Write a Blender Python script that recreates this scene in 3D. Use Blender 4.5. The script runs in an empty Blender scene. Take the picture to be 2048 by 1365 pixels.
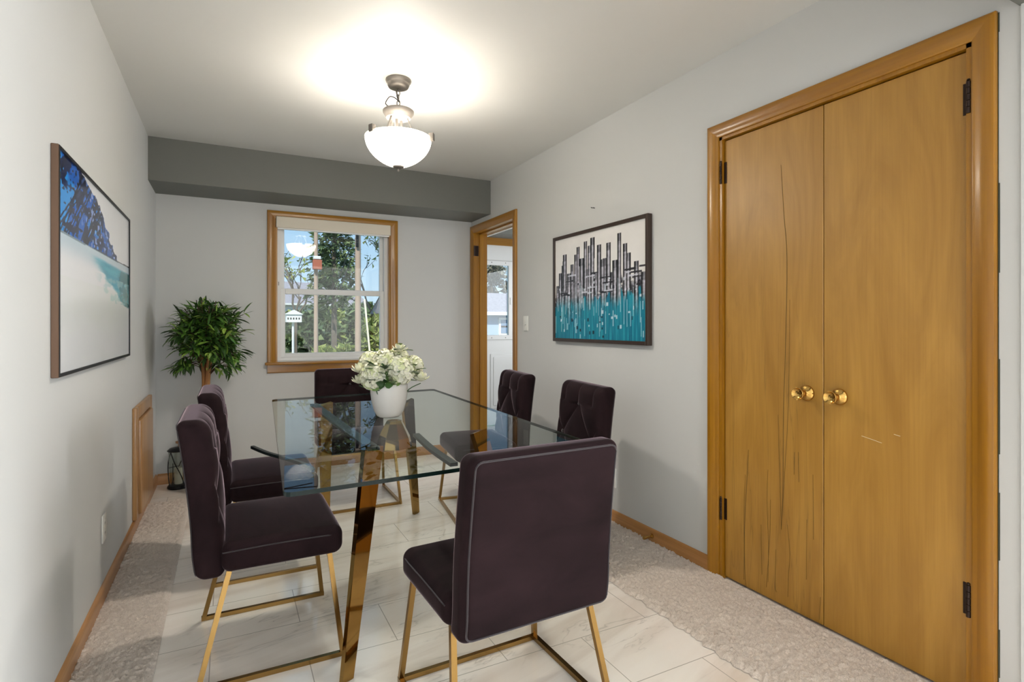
import bpy, bmesh, math, random
import numpy as np
from mathutils import Vector, Matrix
random.seed(7); np.random.seed(7)
PI = math.pi
SC = bpy.context.scene
COL = SC.collection

# ------------------------------------------------------------------ camera, world, lights, exposure
cam_d = bpy.data.cameras.new('camera'); cam = bpy.data.objects.new('camera', cam_d); COL.objects.link(cam)
cam.location = (.478, 0, 1.18); cam.rotation_euler = (PI/2, 0, -math.radians(27.2))
cam_d.sensor_width = 36; cam_d.lens = 1103/2048*36; cam_d.shift_y = -32.5/2048; cam_d.clip_start = .02; cam_d.clip_end = 400
SC.camera = cam
SC.view_settings.view_transform = 'Standard'; SC.view_settings.look = 'None'
SC.view_settings.exposure = 1.3; SC.view_settings.gamma = 1; SC.view_settings.use_curve_mapping = False
SC.cycles.use_denoising = True
SC.cycles.max_bounces = 10; SC.cycles.diffuse_bounces = 5; SC.cycles.glossy_bounces = 6; SC.cycles.transparent_max_bounces = 24
SC.cycles.sample_clamp_indirect = 6; SC.cycles.caustics_reflective = False; SC.cycles.caustics_refractive = False

world = bpy.data.worlds.new('sky'); SC.world = world; world.use_nodes = True
wn = world.node_tree; wn.nodes.clear()
w_tc = wn.nodes.new('ShaderNodeTexCoord'); w_sep = wn.nodes.new('ShaderNodeSeparateXYZ')
w_r = wn.nodes.new('ShaderNodeValToRGB'); w_bg = wn.nodes.new('ShaderNodeBackground'); w_o = wn.nodes.new('ShaderNodeOutputWorld')
wn.links.new(w_tc.outputs['Generated'], w_sep.inputs[0]); wn.links.new(w_sep.outputs['Z'], w_r.inputs[0])
wn.links.new(w_r.outputs[0], w_bg.inputs[0]); wn.links.new(w_bg.outputs[0], w_o.inputs[0])
w_r.color_ramp.elements[0].position = 0.0; w_r.color_ramp.elements[0].color = (.62, .80, .95, 1)
w_r.color_ramp.elements[1].position = .30; w_r.color_ramp.elements[1].color = (.27, .55, .90, 1)
w_bg.inputs[1].default_value = .45

def add_light(name, kind, loc, energy, color=(1, 1, 1), rot=(0, 0, 0), **kw):
    d = bpy.data.lights.new(name, kind); d.energy = energy; d.color = color
    for k, v in kw.items(): setattr(d, k, v)
    o = bpy.data.objects.new(name, d); o.location = loc; o.rotation_euler = rot; COL.objects.link(o); return o
add_light('sun', 'SUN', (0, -20, 30), 1.9, (1, .95, .86), (math.radians(48), 0, math.radians(-28)), angle=.01)
# added fill lights, set at unseen window openings behind the camera (rear, right wall)
add_light('rear_fill_light', 'AREA', (.80, -3.9, 1.35), 18, (.93, .97, 1), (PI/2, 0, 0), shape='RECTANGLE', size=1.35, size_y=1.7)
add_light('side_fill_light', 'AREA', (4.95, -1.15, 1.35), 118, (.93, .97, 1), (PI/2, 0, PI/2), shape='RECTANGLE', size=1.9, size_y=1.7)
# added fill light in the porch beyond the doorway; no window stands there
add_light('porch_fill_light', 'AREA', (4.15, 4.4, 1.4), 13, (.93, .97, 1), (PI/2, 0, PI/2), shape='RECTANGLE', size=1.6, size_y=1.2)

# ------------------------------------------------------------------ material helpers
def srgb(r, g, b):
    f = lambda c: (c/12.92 if c <= .04045 else ((c+.055)/1.055)**2.4)
    return (f(r/255), f(g/255), f(b/255))
def mat(name, col=(.5, .5, .5), rough=.5, metal=0., **kw):
    m = bpy.data.materials.new(name); m.use_nodes = True
    b = m.node_tree.nodes['Principled BSDF']
    b.inputs['Base Color'].default_value = (*col, 1); b.inputs['Roughness'].default_value = rough; b.inputs['Metallic'].default_value = metal
    for k, v in kw.items():
        b.inputs[k.replace('_', ' ')].default_value = v
    return m
class N:
    """small node-graph helper around a material's Principled BSDF"""
    def __init__(s, m): s.m = m; s.t = m.node_tree; s.b = s.t.nodes['Principled BSDF']
    def new(s, typ, **kw):
        n = s.t.nodes.new(typ)
        for k, v in kw.items():
            if k in n.inputs: n.inputs[k].default_value = v
            else: setattr(n, k, v)
        return n
    def link(s, a, b): s.t.links.new(a, b)
    def coords(s, scale=(1, 1, 1), rot=(0, 0, 0), kind='Object'):
        tc = s.new('ShaderNodeTexCoord'); mp = s.new('ShaderNodeMapping')
        mp.inputs['Scale'].default_value = scale; mp.inputs['Rotation'].default_value = rot
        s.link(tc.outputs[kind], mp.inputs[0]); return mp.outputs[0]
    def noise(s, vec, scale=5., detail=4., rough=.5, dist=0.):
        n = s.new('ShaderNodeTexNoise', Scale=scale, Detail=detail, Roughness=rough, Distortion=dist); s.link(vec, n.inputs['Vector']); return n.outputs['Fac']
    def ramp(s, fac, stops):
        r = s.new('ShaderNodeValToRGB'); e = r.color_ramp.elements
        while len(e) < len(stops): e.new(.5)
        for el, (p, c) in zip(e, stops): el.position = p; el.color = (*c, 1) if len(c) == 3 else c
        s.link(fac, r.inputs[0]); return r.outputs[0]
    def mix(s, fac, a, b, mode='MIX'):
        n = s.new('ShaderNodeMix', data_type='RGBA', blend_type=mode)
        for sock, v in ((0, fac), (6, a), (7, b)):
            if hasattr(v, 'links') or hasattr(v, 'is_output'): s.link(v, n.inputs[sock])
            else: n.inputs[sock].default_value = v if sock == 0 else (*v, 1)
        return n.outputs[2]
    def math(s, op, a, b=0., c=0.):
        n = s.new('ShaderNodeMath', operation=op)
        for i, v in enumerate((a, b, c)):
            if hasattr(v, 'is_output'): s.link(v, n.inputs[i])
            else: n.inputs[i].default_value = v
        return n.outputs[0]
    def base(s, c): s.link(c, s.b.inputs['Base Color'])
    def bump(s, h, strength=.2, dist=.01):
        n = s.new('ShaderNodeBump', Strength=strength, Distance=dist); s.link(h, n.inputs['Height']); s.link(n.outputs[0], s.b.inputs['Normal'])

def paint(name, col, rough=.6, b=.06):
    m = mat(name, col, rough); g = N(m); v = g.coords()
    g.base(g.mix(g.noise(v, 1.3, 3), tuple(c*.97 for c in col), tuple(min(1, c*1.03) for c in col)))
    g.bump(g.noise(v, 180, 3), b, .002); return m
M = {}
M['wall'] = paint('wall_paint', (.60, .605, .595))
M['ceiling'] = paint('ceiling_paint', (.68, .675, .65))
M['soffit'] = paint('soffit_grey', (.155, .158, .142))
M['white'] = mat('white_vinyl', (.78, .78, .77), .35)
M['whiteplate'] = mat('white_plastic', (.80, .80, .76), .3)
def wood(name, dark, light, axis, rough=.32, fine=90, coat=.25):
    m = mat(name, light, rough, Coat_Weight=coat, Coat_Roughness=.15); g = N(m)
    s = [9, 9, 9]; s[axis] = .7; s2 = [fine, fine, fine]; s2[axis] = 1.5
    a = g.noise(g.coords(tuple(s)), 1.0, 5, .55, .6); f = g.noise(g.coords(tuple(s2)), 1.0, 3, .6, .2)
    c = g.ramp(a, [(.3, dark), (.7, light)])
    g.base(g.mix(g.ramp(f, [(.35, (.30,)*3), (.6, (0,)*3)]), c, tuple(x*.62 for x in dark)))
    g.bump(f, .06, .001); return m
AD, AL = srgb(144, 94, 12), srgb(172, 120, 28)
M['trim_x'] = wood('amber_trim_x', AD, AL, 0); M['trim_y'] = wood('amber_trim_y', AD, AL, 1); M['trim_z'] = wood('amber_trim_z', AD, AL, 2)
M['base_x'] = wood('baseboard_wood_x', srgb(160, 106, 52), srgb(192, 140, 84), 0); M['base_y'] = wood('baseboard_wood_y', srgb(160, 106, 52), srgb(192, 140, 84), 1)
M['hatch_z'] = wood('hatch_wood', srgb(164, 120, 72), srgb(190, 146, 96), 2)
M['brass'] = mat('aged_brass', (.62, .38, .11), .16, 1.)
M['gold'] = mat('brushed_gold', (.32, .19, .062), .22, 1.)
M['goldleg'] = mat('polished_gold', (.36, .22, .07), .05, 1.)
M['nickel'] = mat('brushed_nickel', (.20, .182, .165), .42, .6)
M['bronze'] = mat('dark_bronze_hinge', (.035, .022, .018), .35, .8)
M['black'] = mat('black_metal', (.012, .012, .013), .4, .5)
M['darkrail'] = mat('dark_glass_rail', (.008, .012, .012), .35, Specular_IOR_Level=.2)
M['dark'] = mat('dark_gap', (.01, .008, .006), .8)

# velvet
m = mat('plum_velvet', (.03, .02, .023), .85, Sheen_Weight=.72, Sheen_Roughness=.20, Sheen_Tint=(.90, .68, .76, 1), Specular_IOR_Level=.15); g = N(m)
v = g.coords()
n1 = g.noise(g.coords((7, 2.5, 5)), 1.6, 4, .6, .6)
g.base(g.ramp(n1, [(.3, (.0080, .0030, .0040)), (.72, (.019, .0085, .0105))]))
g.bump(g.noise(v, 420, 2), .12, .001); M['velvet'] = m
M['piping'] = mat('velvet_piping', (.014, .009, .011), .7, Sheen_Weight=.3, Sheen_Tint=(.8, .72, .8, 1))
M['button'] = mat('velvet_button', (.02, .013, .016), .8, Sheen_Weight=.4)

# clear glass: transparent pane with fresnel reflection (no refraction needed for flat panes)
def pane(name, tint=(.97, .99, .98), ior=1.5, k90=1.):
    m = bpy.data.materials.new(name); m.use_nodes = True; t = m.node_tree; t.nodes.clear()
    o = t.nodes.new('ShaderNodeOutputMaterial'); mx = t.nodes.new('ShaderNodeMixShader'); tr = t.nodes.new('ShaderNodeBsdfTransparent')
    gl = t.nodes.new('ShaderNodeBsdfGlossy'); lw = t.nodes.new('ShaderNodeLayerWeight'); lw.inputs[0].default_value = .5
    tr.inputs[0].default_value = (*tint, 1); gl.inputs['Roughness'].default_value = 0.0; f0 = ((ior-1)/(ior+1))**2
    pw = t.nodes.new('ShaderNodeMath'); pw.operation = 'POWER'; pw.inputs[1].default_value = 5; fr = t.nodes.new('ShaderNodeMath'); fr.operation = 'MULTIPLY_ADD'; fr.inputs[1].default_value = k90-f0; fr.inputs[2].default_value = f0
    t.links.new(lw.outputs['Facing'], pw.inputs[0]); t.links.new(pw.outputs[0], fr.inputs[0])
    t.links.new(fr.outputs[0], mx.inputs[0]); t.links.new(tr.outputs[0], mx.inputs[1]); t.links.new(gl.outputs[0], mx.inputs[2]); t.links.new(mx.outputs[0], o.inputs[0])
    return m
M['pane'] = pane('window_glass'); M['tableglass'] = pane('table_glass', (.84, .92, .89), 1.4, .5); M['tableunder'] = pane('table_glass_underside', (1, 1, 1), 1.0001, 0.)
M['glassedge'] = mat('glass_edge', (.004, .012, .011), .25, Specular_IOR_Level=.25)
M['clear'] = pane('lantern_glass', (.9, .92, .9), 1.45)

# marble tile
m = mat('marble_tile', (.72, .69, .66), .10, Specular_IOR_Level=.5); g = N(m)
vec = g.coords((1, 1, 1), (0, 0, math.radians(-14)))
st = g.new('ShaderNodeMapping'); st.inputs['Scale'].default_value = (.55, 3.2, 1); g.link(vec, st.inputs[0])
soft = g.noise(st.outputs[0], 1.5, 6, .55, .9)
c0 = g.ramp(soft, [(.30, srgb(222, 209, 197)), (.5, srgb(241, 232, 223)), (.75, srgb(247, 241, 234))])
thin = g.noise(st.outputs[0], 1.05, 5, .6, 1.2)
vein = g.math('ABSOLUTE', g.math('SUBTRACT', thin, .5))
vf = g.ramp(vein, [(.0, (.42,)*3), (.004, (.14,)*3), (.016, (0,)*3)])
brk = g.ramp(g.noise(vec, 2.2, 3), [(.45, (0,)*3), (.62, (1,)*3)])
c1 = g.mix(g.math('MULTIPLY', vf, brk), c0, srgb(128, 116, 104))
br = g.new('ShaderNodeTexBrick', Scale=1.0); br.offset = .5
br.inputs['Color1'].default_value = (1, 1, 1, 1); br.inputs['Color2'].default_value = (1, 1, 1, 1); br.inputs['Mortar'].default_value = (0, 0, 0, 1)
br.inputs['Mortar Size'].default_value = .0016; br.inputs['Mortar Smooth'].default_value = .1; br.inputs['Brick Width'].default_value = .62; br.inputs['Row Height'].default_value = .3
bm_ = g.new('ShaderNodeMapping'); bm_.inputs['Location'].default_value = (.2, .07, 0); tcx = g.new('ShaderNodeTexCoord'); g.link(tcx.outputs['Object'], bm_.inputs[0]); g.link(bm_.outputs[0], br.inputs['Vector'])
g.base(g.mix(br.outputs['Color'], srgb(176, 167, 157), c1)); M['marble'] = m

# carpet
m = mat('beige_carpet', srgb(196, 180, 166), .95, Sheen_Weight=.25); g = N(m); v = g.coords()
cn = g.noise(v, 260, 3, .7); cl = g.noise(v, 7, 3)
c = g.ramp(cn, [(.3, srgb(190, 175, 162)), (.65, srgb(234, 221, 209))])
g.base(g.mix(g.ramp(cl, [(.35, (.30,)*3), (.7, (0,)*3)]), c, srgb(196, 181, 168))); g.bump(cn, .6, .004); M['carpet'] = m

# closet doors: orange-brown birch veneer, the far leaf with dark vertical cracks low down
def closet(name, cracks):
    m = mat(name, (.4, .2, .04), .42, Coat_Weight=.30, Coat_Roughness=.38); g = N(m)
    D, L = srgb(156, 111, 38), srgb(182, 136, 58)
    big = g.noise(g.coords((1, 5, .9)), 1.6, 5, .55, 1.4); fine = g.noise(g.coords((80, 130, 2.2)), 1, 3, .6, .3)
    c = g.ramp(big, [(.28, D), (.72, L)])
    c = g.mix(g.ramp(fine, [(.32, (.22,)*3), (.58, (0,)*3)]), c, srgb(140, 92, 32))
    if cracks:
        tc = g.new('ShaderNodeTexCoord'); sp = g.new('ShaderNodeSeparateXYZ'); g.link(tc.outputs['Object'], sp.inputs[0])
        cr = g.noise(g.coords((1, 17, .75)), 1, 4, .6, .45)
        line = g.ramp(g.math('ABSOLUTE', g.math('SUBTRACT', cr, .52)), [(0, (.34,)*3), (.006, (.14,)*3), (.02, (0,)*3)])
        low = g.new('ShaderNodeMapRange'); low.inputs['From Min'].default_value = 1.75; low.inputs['From Max'].default_value = .85; g.link(sp.outputs['Z'], low.inputs[0])
        c = g.mix(g.math('MULTIPLY', line, low.outputs[0]), c, srgb(84, 62, 26))
    g.base(c); g.bump(fine, .04, .001); return m
M['closet_far'] = closet('closet_veneer_cracked', True); M['closet_near'] = closet('closet_veneer', False)

# ------------------------------------------------------------------ mesh helpers
class MB:
    def __init__(s): s.bm = bmesh.new(); s.mi = 0
    def _f(s, vs):
        try: f = s.bm.faces.new(vs); f.material_index = s.mi; return f
        except ValueError: return None
    def box(s, lo, hi, bevel=0., seg=2):
        lo, hi = [min(a, b) for a, b in zip(lo, hi)], [max(a, b) for a, b in zip(lo, hi)]
        r = bmesh.ops.create_cube(s.bm, size=1)
        for v in r['verts']:
            v.co = Vector([(lo[i]+hi[i])/2+v.co[i]*(hi[i]-lo[i]) for i in range(3)])
        fs = {f for v in r['verts'] for f in v.link_faces}
        for f in fs: f.material_index = s.mi
        if bevel: bmesh.ops.bevel(s.bm, geom=list({e for v in r['verts'] for e in v.link_edges}), offset=bevel, segments=seg, affect='EDGES', profile=.5)
    def sweep(s, pts, prof, closed=False, up=Vector((0, 0, 1)), caps=True):
        """sweep a closed 2-D profile [(a,b)] along pts"""
        pts = [Vector(p) for p in pts]; n = len(pts); rings = []
        for i, p in enumerate(pts):
            if closed: d0 = (p-pts[i-1]).normalized(); d1 = (pts[(i+1) % n]-p).normalized()
            else:
                d0 = (p-pts[i-1]).normalized() if i else (pts[1]-p).normalized()
                d1 = (pts[i+1]-p).normalized() if i < n-1 else d0
            t = (d0+d1).normalized() if (d0+d1).length > 1e-6 else d1
            u = up if abs(t.dot(up)) < .95 else Vector((1, 0, 0))
            x = t.cross(u).normalized(); y = x.cross(t).normalized()
            k = 1/max(.4, math.sqrt(max(.05, (1+d0.dot(d1))/2)))
            rings.append([s.bm.verts.new(p+x*(a*k)+y*b) for a, b in prof])
        m = len(prof)
        for i in range(n if closed else n-1):
            A, B = rings[i], rings[(i+1) % n]
            for j in range(m): s._f((A[j], A[(j+1) % m], B[(j+1) % m], B[j]))
        if caps and not closed: s._f(rings[0][::-1]); s._f(rings[-1])
    def tube(s, pts, r, n=8, closed=False):
        s.sweep(pts, [(r*math.cos(2*PI*k/n), r*math.sin(2*PI*k/n)) for k in range(n)], closed)
    def bar(s, a, b, w, h=None, up=Vector((0, 0, 1)), w2=None, h2=None):
        h = w if h is None else h; w2 = w if w2 is None else w2; h2 = h if h2 is None else h2
        a, b = Vector(a), Vector(b); t = (b-a).normalized(); u = Vector(up) if abs(t.dot(Vector(up))) < .98 else Vector((1, 0, 0))
        x = t.cross(u).normalized(); y = x.cross(t).normalized()
        A = [s.bm.verts.new(a+x*(sx*w/2)+y*(sy*h/2)) for sx, sy in ((-1, -1), (1, -1), (1, 1), (-1, 1))]
        B = [s.bm.verts.new(b+x*(sx*w2/2)+y*(sy*h2/2)) for sx, sy in ((-1, -1), (1, -1), (1, 1), (-1, 1))]
        for j in range(4): s._f((A[j], A[(j+1) % 4], B[(j+1) % 4], B[j]))
        s._f(A[::-1]); s._f(B)
    def lathe(s, prof, c=(0, 0, 0), n=40, axis=(0, 0, 1), fn=None):
        c = Vector(c); q = Vector((0, 0, 1)).rotation_difference(Vector(axis)); rings = []
        for r, z in prof:
            if r < 1e-6: rings.append([s.bm.verts.new(c+q@Vector((0, 0, z)))]); continue
            ring = []
            for k in range(n):
                p = Vector((r*math.cos(2*PI*k/n), r*math.sin(2*PI*k/n), z))
                if fn: p = fn(p, 2*PI*k/n)
                ring.append(s.bm.verts.new(c+q@p))
            rings.append(ring)
        for A, B in zip(rings, rings[1:]):
            if len(A) == 1 and len(B) == 1: continue
            for k in range(n):
                if len(A) == 1: s._f((A[0], B[k], B[(k+1) % n]))
                elif len(B) == 1: s._f((A[k], A[(k+1) % n], B[0]))
                else: s._f((A[k], A[(k+1) % n], B[(k+1) % n], B[k]))
    def prism(s, poly, vec):
        """extrude a 3-D polygon along vec"""
        vec = Vector(vec); A = [s.bm.verts.new(p) for p in poly]; B = [s.bm.verts.new(Vector(p)+vec) for p in poly]
        s._f(A[::-1]); s._f(B)
        for i in range(len(A)): s._f((A[i], A[(i+1) % len(A)], B[(i+1) % len(A)], B[i]))
    def tri(s, *ps): s._f([s.bm.verts.new(p) for p in ps])
    def build(s, name, mats, parent=None, smooth=False, normals=True):
        me = bpy.data.meshes.new(name)
        if normals: bmesh.ops.recalc_face_normals(s.bm, faces=s.bm.faces[:])
        s.bm.to_mesh(me); s.bm.free()
        for m in (mats if isinstance(mats, (list, tuple)) else [mats]): me.materials.append(m)
        if smooth:
            me.polygons.foreach_set('use_smooth', [True]*len(me.polygons))
            if smooth != 'all': me.set_sharp_from_angle(angle=math.radians(38))
        o = bpy.data.objects.new(name, me); COL.objects.link(o)
        if parent: o.parent = parent
        return o

def smooth_path(p, n=6):
    p = [Vector(q) for q in p]; out = []
    for i in range(len(p)-1):
        a, b_, c, d = p[max(i-1, 0)], p[i], p[i+1], p[min(i+2, len(p)-1)]
        for k in range(n):
            t = k/n; out.append(.5*((2*b_)+(c-a)*t+(2*a-5*b_+4*c-d)*t*t+(3*b_-a-3*c+d)*t**3))
    return out+[p[-1]]
def tag(o, label=None, cat=None, group=None, kind=None):
    if label: o['label'] = label
    if cat: o['category'] = cat
    if group: o['group'] = group
    if kind: o['kind'] = kind
    return o
def thing(name, loc, label, cat, group=None, rz=0., kind=None):
    o = bpy.data.objects.new(name, None); o.location = loc; o.rotation_euler = (0, 0, rz); o.empty_display_size = .1; COL.objects.link(o)
    return tag(o, label, cat, group, kind)
def children(o): return [c for c in COL.objects if c.parent == o]
def copy_tree(o, parent=None):
    c = o.copy(); COL.objects.link(c)
    if parent: c.parent = parent
    for ch in children(o): copy_tree(ch, c)
    return c
def boxes(name, m, lst, kind='structure', bevel=0., parent=None):
    b = MB()
    for lo, hi in lst: b.box(lo, hi, bevel)
    o = b.build(name, m, parent)
    if not parent: o['kind'] = kind
    return o

def rbox(b, c, h, r, n=(8, 8, 8), k=4, fn=None):
    """rounded box with dense faces; fn(p_local)->p_local deforms it"""
    def cs(hh, m):
        e = [r*math.tan(j/k*PI/4) for j in range(k+1)]
        lo = [-hh+r-x for x in reversed(e)]; hi = [hh-r+x for x in e]
        mid = [(-hh+r)+(2*hh-2*r)*j/m for j in range(1, m)]
        return lo+mid+hi
    cx = [cs(h[i], n[i]) for i in range(3)]; cache = {}
    def V(p):
        key = tuple(round(x, 6) for x in p)
        if key not in cache:
            inner = Vector([max(-(h[i]-r), min(h[i]-r, p[i])) for i in range(3)])
            d = Vector(p)-inner; q = inner+d.normalized()*r if d.length > 1e-9 else Vector(p)
            if fn: q = fn(q)
            cache[key] = b.bm.verts.new(Vector(c)+q)
        return cache[key]
    for ax in range(3):
        u, w = (ax+1) % 3, (ax+2) % 3
        for sg in (-1, 1):
            for i in range(len(cx[u])-1):
                for j in range(len(cx[w])-1):
                    ps = []
                    for di, dj in ((0, 0), (1, 0), (1, 1), (0, 1)):
                        p = [0, 0, 0]; p[ax] = sg*h[ax]; p[u] = cx[u][i+di]; p[w] = cx[w][j+dj]; ps.append(V(p))
                    b._f(ps if sg > 0 else ps[::-1])

# ------------------------------------------------------------------ room shell
W, BY, H = 2.518, 4.81, 2.44
LY = -4.0            # rear wall of the living room behind the camera
LX = 5.0             # its right wall
boxes('floor', M['marble'], [((-.1, LY, -.12), (LX, BY+.01, 0))])
boxes('floor_porch', mat('porch_floor', (.35, .33, .30), .5), [((W+.12, 2.8, -.12), (4.3, 5.8, 0.002))])
boxes('ceiling', M['ceiling'], [((-.1, LY, H), (LX+.1, BY+.12, H+.12)), ((W+.12, 2.8, H+.001), (4.3, 5.95, H+.121))])
boxes('wall_left', M['wall'], [((-.12, LY, 0), (0, BY+.12, H))])
# back wall with window hole x .82-1.745, z .89-2.065
WX0, WX1, WZ0, WZ1 = .815, 1.745, .888, 2.065
boxes('wall_back', M['wall'], [((-.12, BY, 0), (WX0, BY+.13, H)), ((WX1, BY, 0), (W+.12, BY+.13, H)), ((WX0, BY, 0), (WX1, BY+.13, WZ0)), ((WX0, BY, WZ1), (WX1, BY+.13, H))])
# right wall with doorway y 3.943-4.72 and closet opening y .862-1.846
DY0, DY1, DZ = 3.943, 4.735, 2.035
CY0, CY1, CZ1 = .862, 1.846, 2.052
boxes('wall_right', M['wall'], [((W, .72, 0), (W+.12, CY0, H)), ((W, CY0, CZ1), (W+.12, CY1, H)), ((W, CY1, 0), (W+.12, DY0, H)),
                               ((W, DY0, DZ), (W+.12, DY1, H)), ((W, DY1, 0), (W+.12, BY, H)),
                               ((W-.012, .60, 0), (W+.12, .742, 2.104)), ((W+.12, .6, 0), (LX+.1, .72, H))])
boxes('wall_closet', M['wall'], [((W+.5, .75, 0), (W+.55, 1.95, H)), ((W+.12, .75, 0), (W+.5, .8, H)), ((W+.12, 1.9, 0), (W+.5, 1.95, H))])
boxes('wall_rear', M['wall'], [((-.1, LY-.12, 0), (.1, LY, H)), ((1.5, LY-.12, 0), (LX, LY, H)), ((.1, LY-.12, 0), (1.5, LY, .5)), ((.1, LY-.12, 2.2), (1.5, LY, H))])
boxes('wall_living', M['wall'], [((LX, LY, 0), (LX+.12, -2.1, H)), ((LX, -.2, 0), (LX+.12, .6, H)), ((LX, -2.1, 0), (LX+.12, -.2, .5)), ((LX, -2.1, 2.2), (LX+.12, -.2, H))])
boxes('trim_soffit', M['soffit'], [((0, 4.378, 2.148), (W, BY, H))])
boxes('trim_beam', M['soffit'], [((0, .60, 2.105), (W, .749, H))])
# porch beyond the doorway
boxes('wall_porch', M['wall'], [((W, BY, 0), (W+.12, 5.8, H)), ((4.3, 2.8, 0), (4.42, 5.92, H)), ((W+.12, 2.7, 0), (4.3, 2.82, H)), ((W, 5.8, 0), (2.70, 5.92, H)), ((3.62, 5.8, 0), (4.3, 5.92, H)), ((2.70, 5.8, 2.17), (3.62, 5.92, H))])
boxes('trim_porch', M['soffit'], [((W+.12, 5.45, 2.19), (4.3, 5.8, H))])

# ------------------------------------------------------------------ wood mouldings
def casing_prof(w, t):   # across the board (0 = opening side), outwards from wall
    return [(0, 0), (0, t*.45), (w*.10, t*.62), (w*.22, t*.62), (w*.30, t*.72), (w*.55, t*.98), (w*.80, t), (w*.95, t*.92), (w, t*.7), (w, 0)]
def casing(name, mv, mh, wall, lo, hi, z0, z1, w=.062, t=.02, bottom=True):
    """mitred casing round an opening; wall: ('x', X, sign) or ('y', Y, sign)"""
    ax, pos, sg = wall; pr = casing_prof(w, t)
    def P(a, z, o): return Vector((pos+sg*o, a, z)) if ax == 'x' else Vector((a, pos+sg*o, z))
    parts = []
    for side in (-1, 1):
        b = MB(); e = lo if side < 0 else hi
        A = [b.bm.verts.new(P(e+side*u, z0, o)) for u, o in pr]; B = [b.bm.verts.new(P(e+side*u, z1+u, o)) for u, o in pr]
        for i in range(len(pr)): b._f((A[i], A[(i+1) % len(pr)], B[(i+1) % len(pr)], B[i]))
        b._f(A); b._f(B[::-1]); parts.append((b, mv))
    b = MB(); A = [b.bm.verts.new(P(lo-u, z1+u, o)) for u, o in pr]; B = [b.bm.verts.new(P(hi+u, z1+u, o)) for u, o in pr]
    for i in range(len(pr)): b._f((A[i], A[(i+1) % len(pr)], B[(i+1) % len(pr)], B[i]))
    b._f(A); b._f(B[::-1]); parts.append((b, mh))
    root = bpy.data.objects.new(name, None); COL.objects.link(root); root['kind'] = 'structure'
    for (b, m_), nm in zip(parts, ('side_board', 'side_board', 'head_board')): b.build(nm, m_, root, smooth=True)
    return root
# closet
t1 = casing('trim_1', M['trim_z'], M['trim_y'], ('x', W, -1), CY0, CY1, 0, CZ1)
tag(t1, 'amber wood casing round the double closet doors', 'door trim')
bj = MB(); bj.box((W-.004, CY0-.002, 0), (W+.12, CY0+.016, CZ1)); bj.box((W-.004, CY1-.016, 0), (W+.12, CY1+.002, CZ1)); bj.box((W-.004, CY0, CZ1-.014), (W+.12, CY1, CZ1+.002)); bj.build('jamb', M['trim_z'], t1)
# paint-chipped dark joint along the near casing edge
b = MB(); random.seed(3)
z = .02
while z < 2.1:
    L = random.uniform(.05, .3); w = random.choice([.0015, .002, .0035, .0045]); b.box((W-.0022, .7995-w, z), (W+.001, .7995, min(2.11, z+L))); z += L
b.build('caulk_joint', mat('chipped_joint', srgb(58, 62, 48), .8), t1)
def closet_door(name, y0, y1, m_, label, knob_y, hinge_y, knob_label):
    root = thing(name, (W+.012, (y0+y1)/2, 0), label, 'door', kind='structure')
    b = MB(); b.box((0, y0-(y0+y1)/2, .012), (.034, y1-(y0+y1)/2, CZ1-.019), .0015, 1); d = b.build('panel', m_, root)
    ky = knob_y-(y0+y1)/2
    kb = MB(); kb.lathe([(0, 0), (.031, 0), (.0315, .004), (.030, .009), (.024, .013), (.015, .017), (.0115, .022), (.0115, .030), (.014, .036), (.021, .046), (.0245, .055), (.0255, .061), (.0245, .0635), (.023, .0625), (.019, .057), (.012, .053), (0, .0515)], (0, ky, .908), 36, (-1, 0, 0))
    kb.build('door_knob', M['brass'], root, smooth='all')
    for hz in (1.885, .325):
        hb = MB(); hy = hinge_y-(y0+y1)/2; sgn = 1 if hy < 0 else -1
        for q in range(5): hb.tube([(-.016, hy, hz-.05+q*.02), (-.016, hy, hz-.05+q*.02+.0185)], .0062, 10)
        hb.box((-.0165, hy, hz-.05), (.004, hy+.002*sgn, hz+.05)); hb.box((-.003, hy+.001*sgn, hz-.049), (.001, hy+.020*sgn, hz+.049))
        hb.lathe([(0, 0), (.0055, .001), (.0045, .006), (0, .008)], (-.016, hy, hz+.05), 10)
        hb.build('hinge', M['bronze'], root, smooth=True)
    return root
cd1 = closet_door('door_1', 1.3515, CY1-.019, M['closet_far'], 'far leaf of the flat amber closet doors, its veneer cracked in dark vertical lines', 1.418, CY1-.010, '')
cd = closet_door('door_2', CY0+.019, 1.3485, M['closet_near'], 'near leaf of the flat amber closet doors, wide and smooth with white scratches', 1.286, CY0+.010, '')
CRACKS = [[(1.535, 1.848), (1.521, 1.637), (1.507, 1.449), (1.514, 1.076), (1.523, 0.827), (1.526, 0.493), (1.533, 0.325)], [(1.494, 1.283), (1.500, 0.871), (1.514, 0.621), (1.533, 0.325)], [(1.549, 0.802), (1.542, 0.594), (1.533, 0.325)], [(1.697, 0.625), (1.705, 0.490), (1.716, 0.309), (1.721, 0.039)], [(1.713, 0.511), (1.721, 0.307), (1.713, 0.042), (1.700, 0.014)], [(1.597, 0.560), (1.602, 0.430), (1.595, 0.240), (1.597, 0.079)], [(1.585, 0.435), (1.588, 0.285), (1.605, 0.054)], [(1.505, 0.354), (1.494, 0.235), (1.500, 0.150), (1.503, 0.056)], [(1.559, 0.232), (1.563, 0.082), (1.556, 0.054)], [(1.419, 0.402), (1.421, 0.162)], [(1.456, 0.664), (1.453, 0.543)], [(1.393, 0.588), (1.391, 0.332)], [(1.473, 0.660), (1.475, 0.568)], [(1.632, 0.313), (1.627, 0.099)], [(1.362, 0.118), (1.366, 0.028)]]
b = MB(); cyc = (1.3515+CY1-.019)/2
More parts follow.
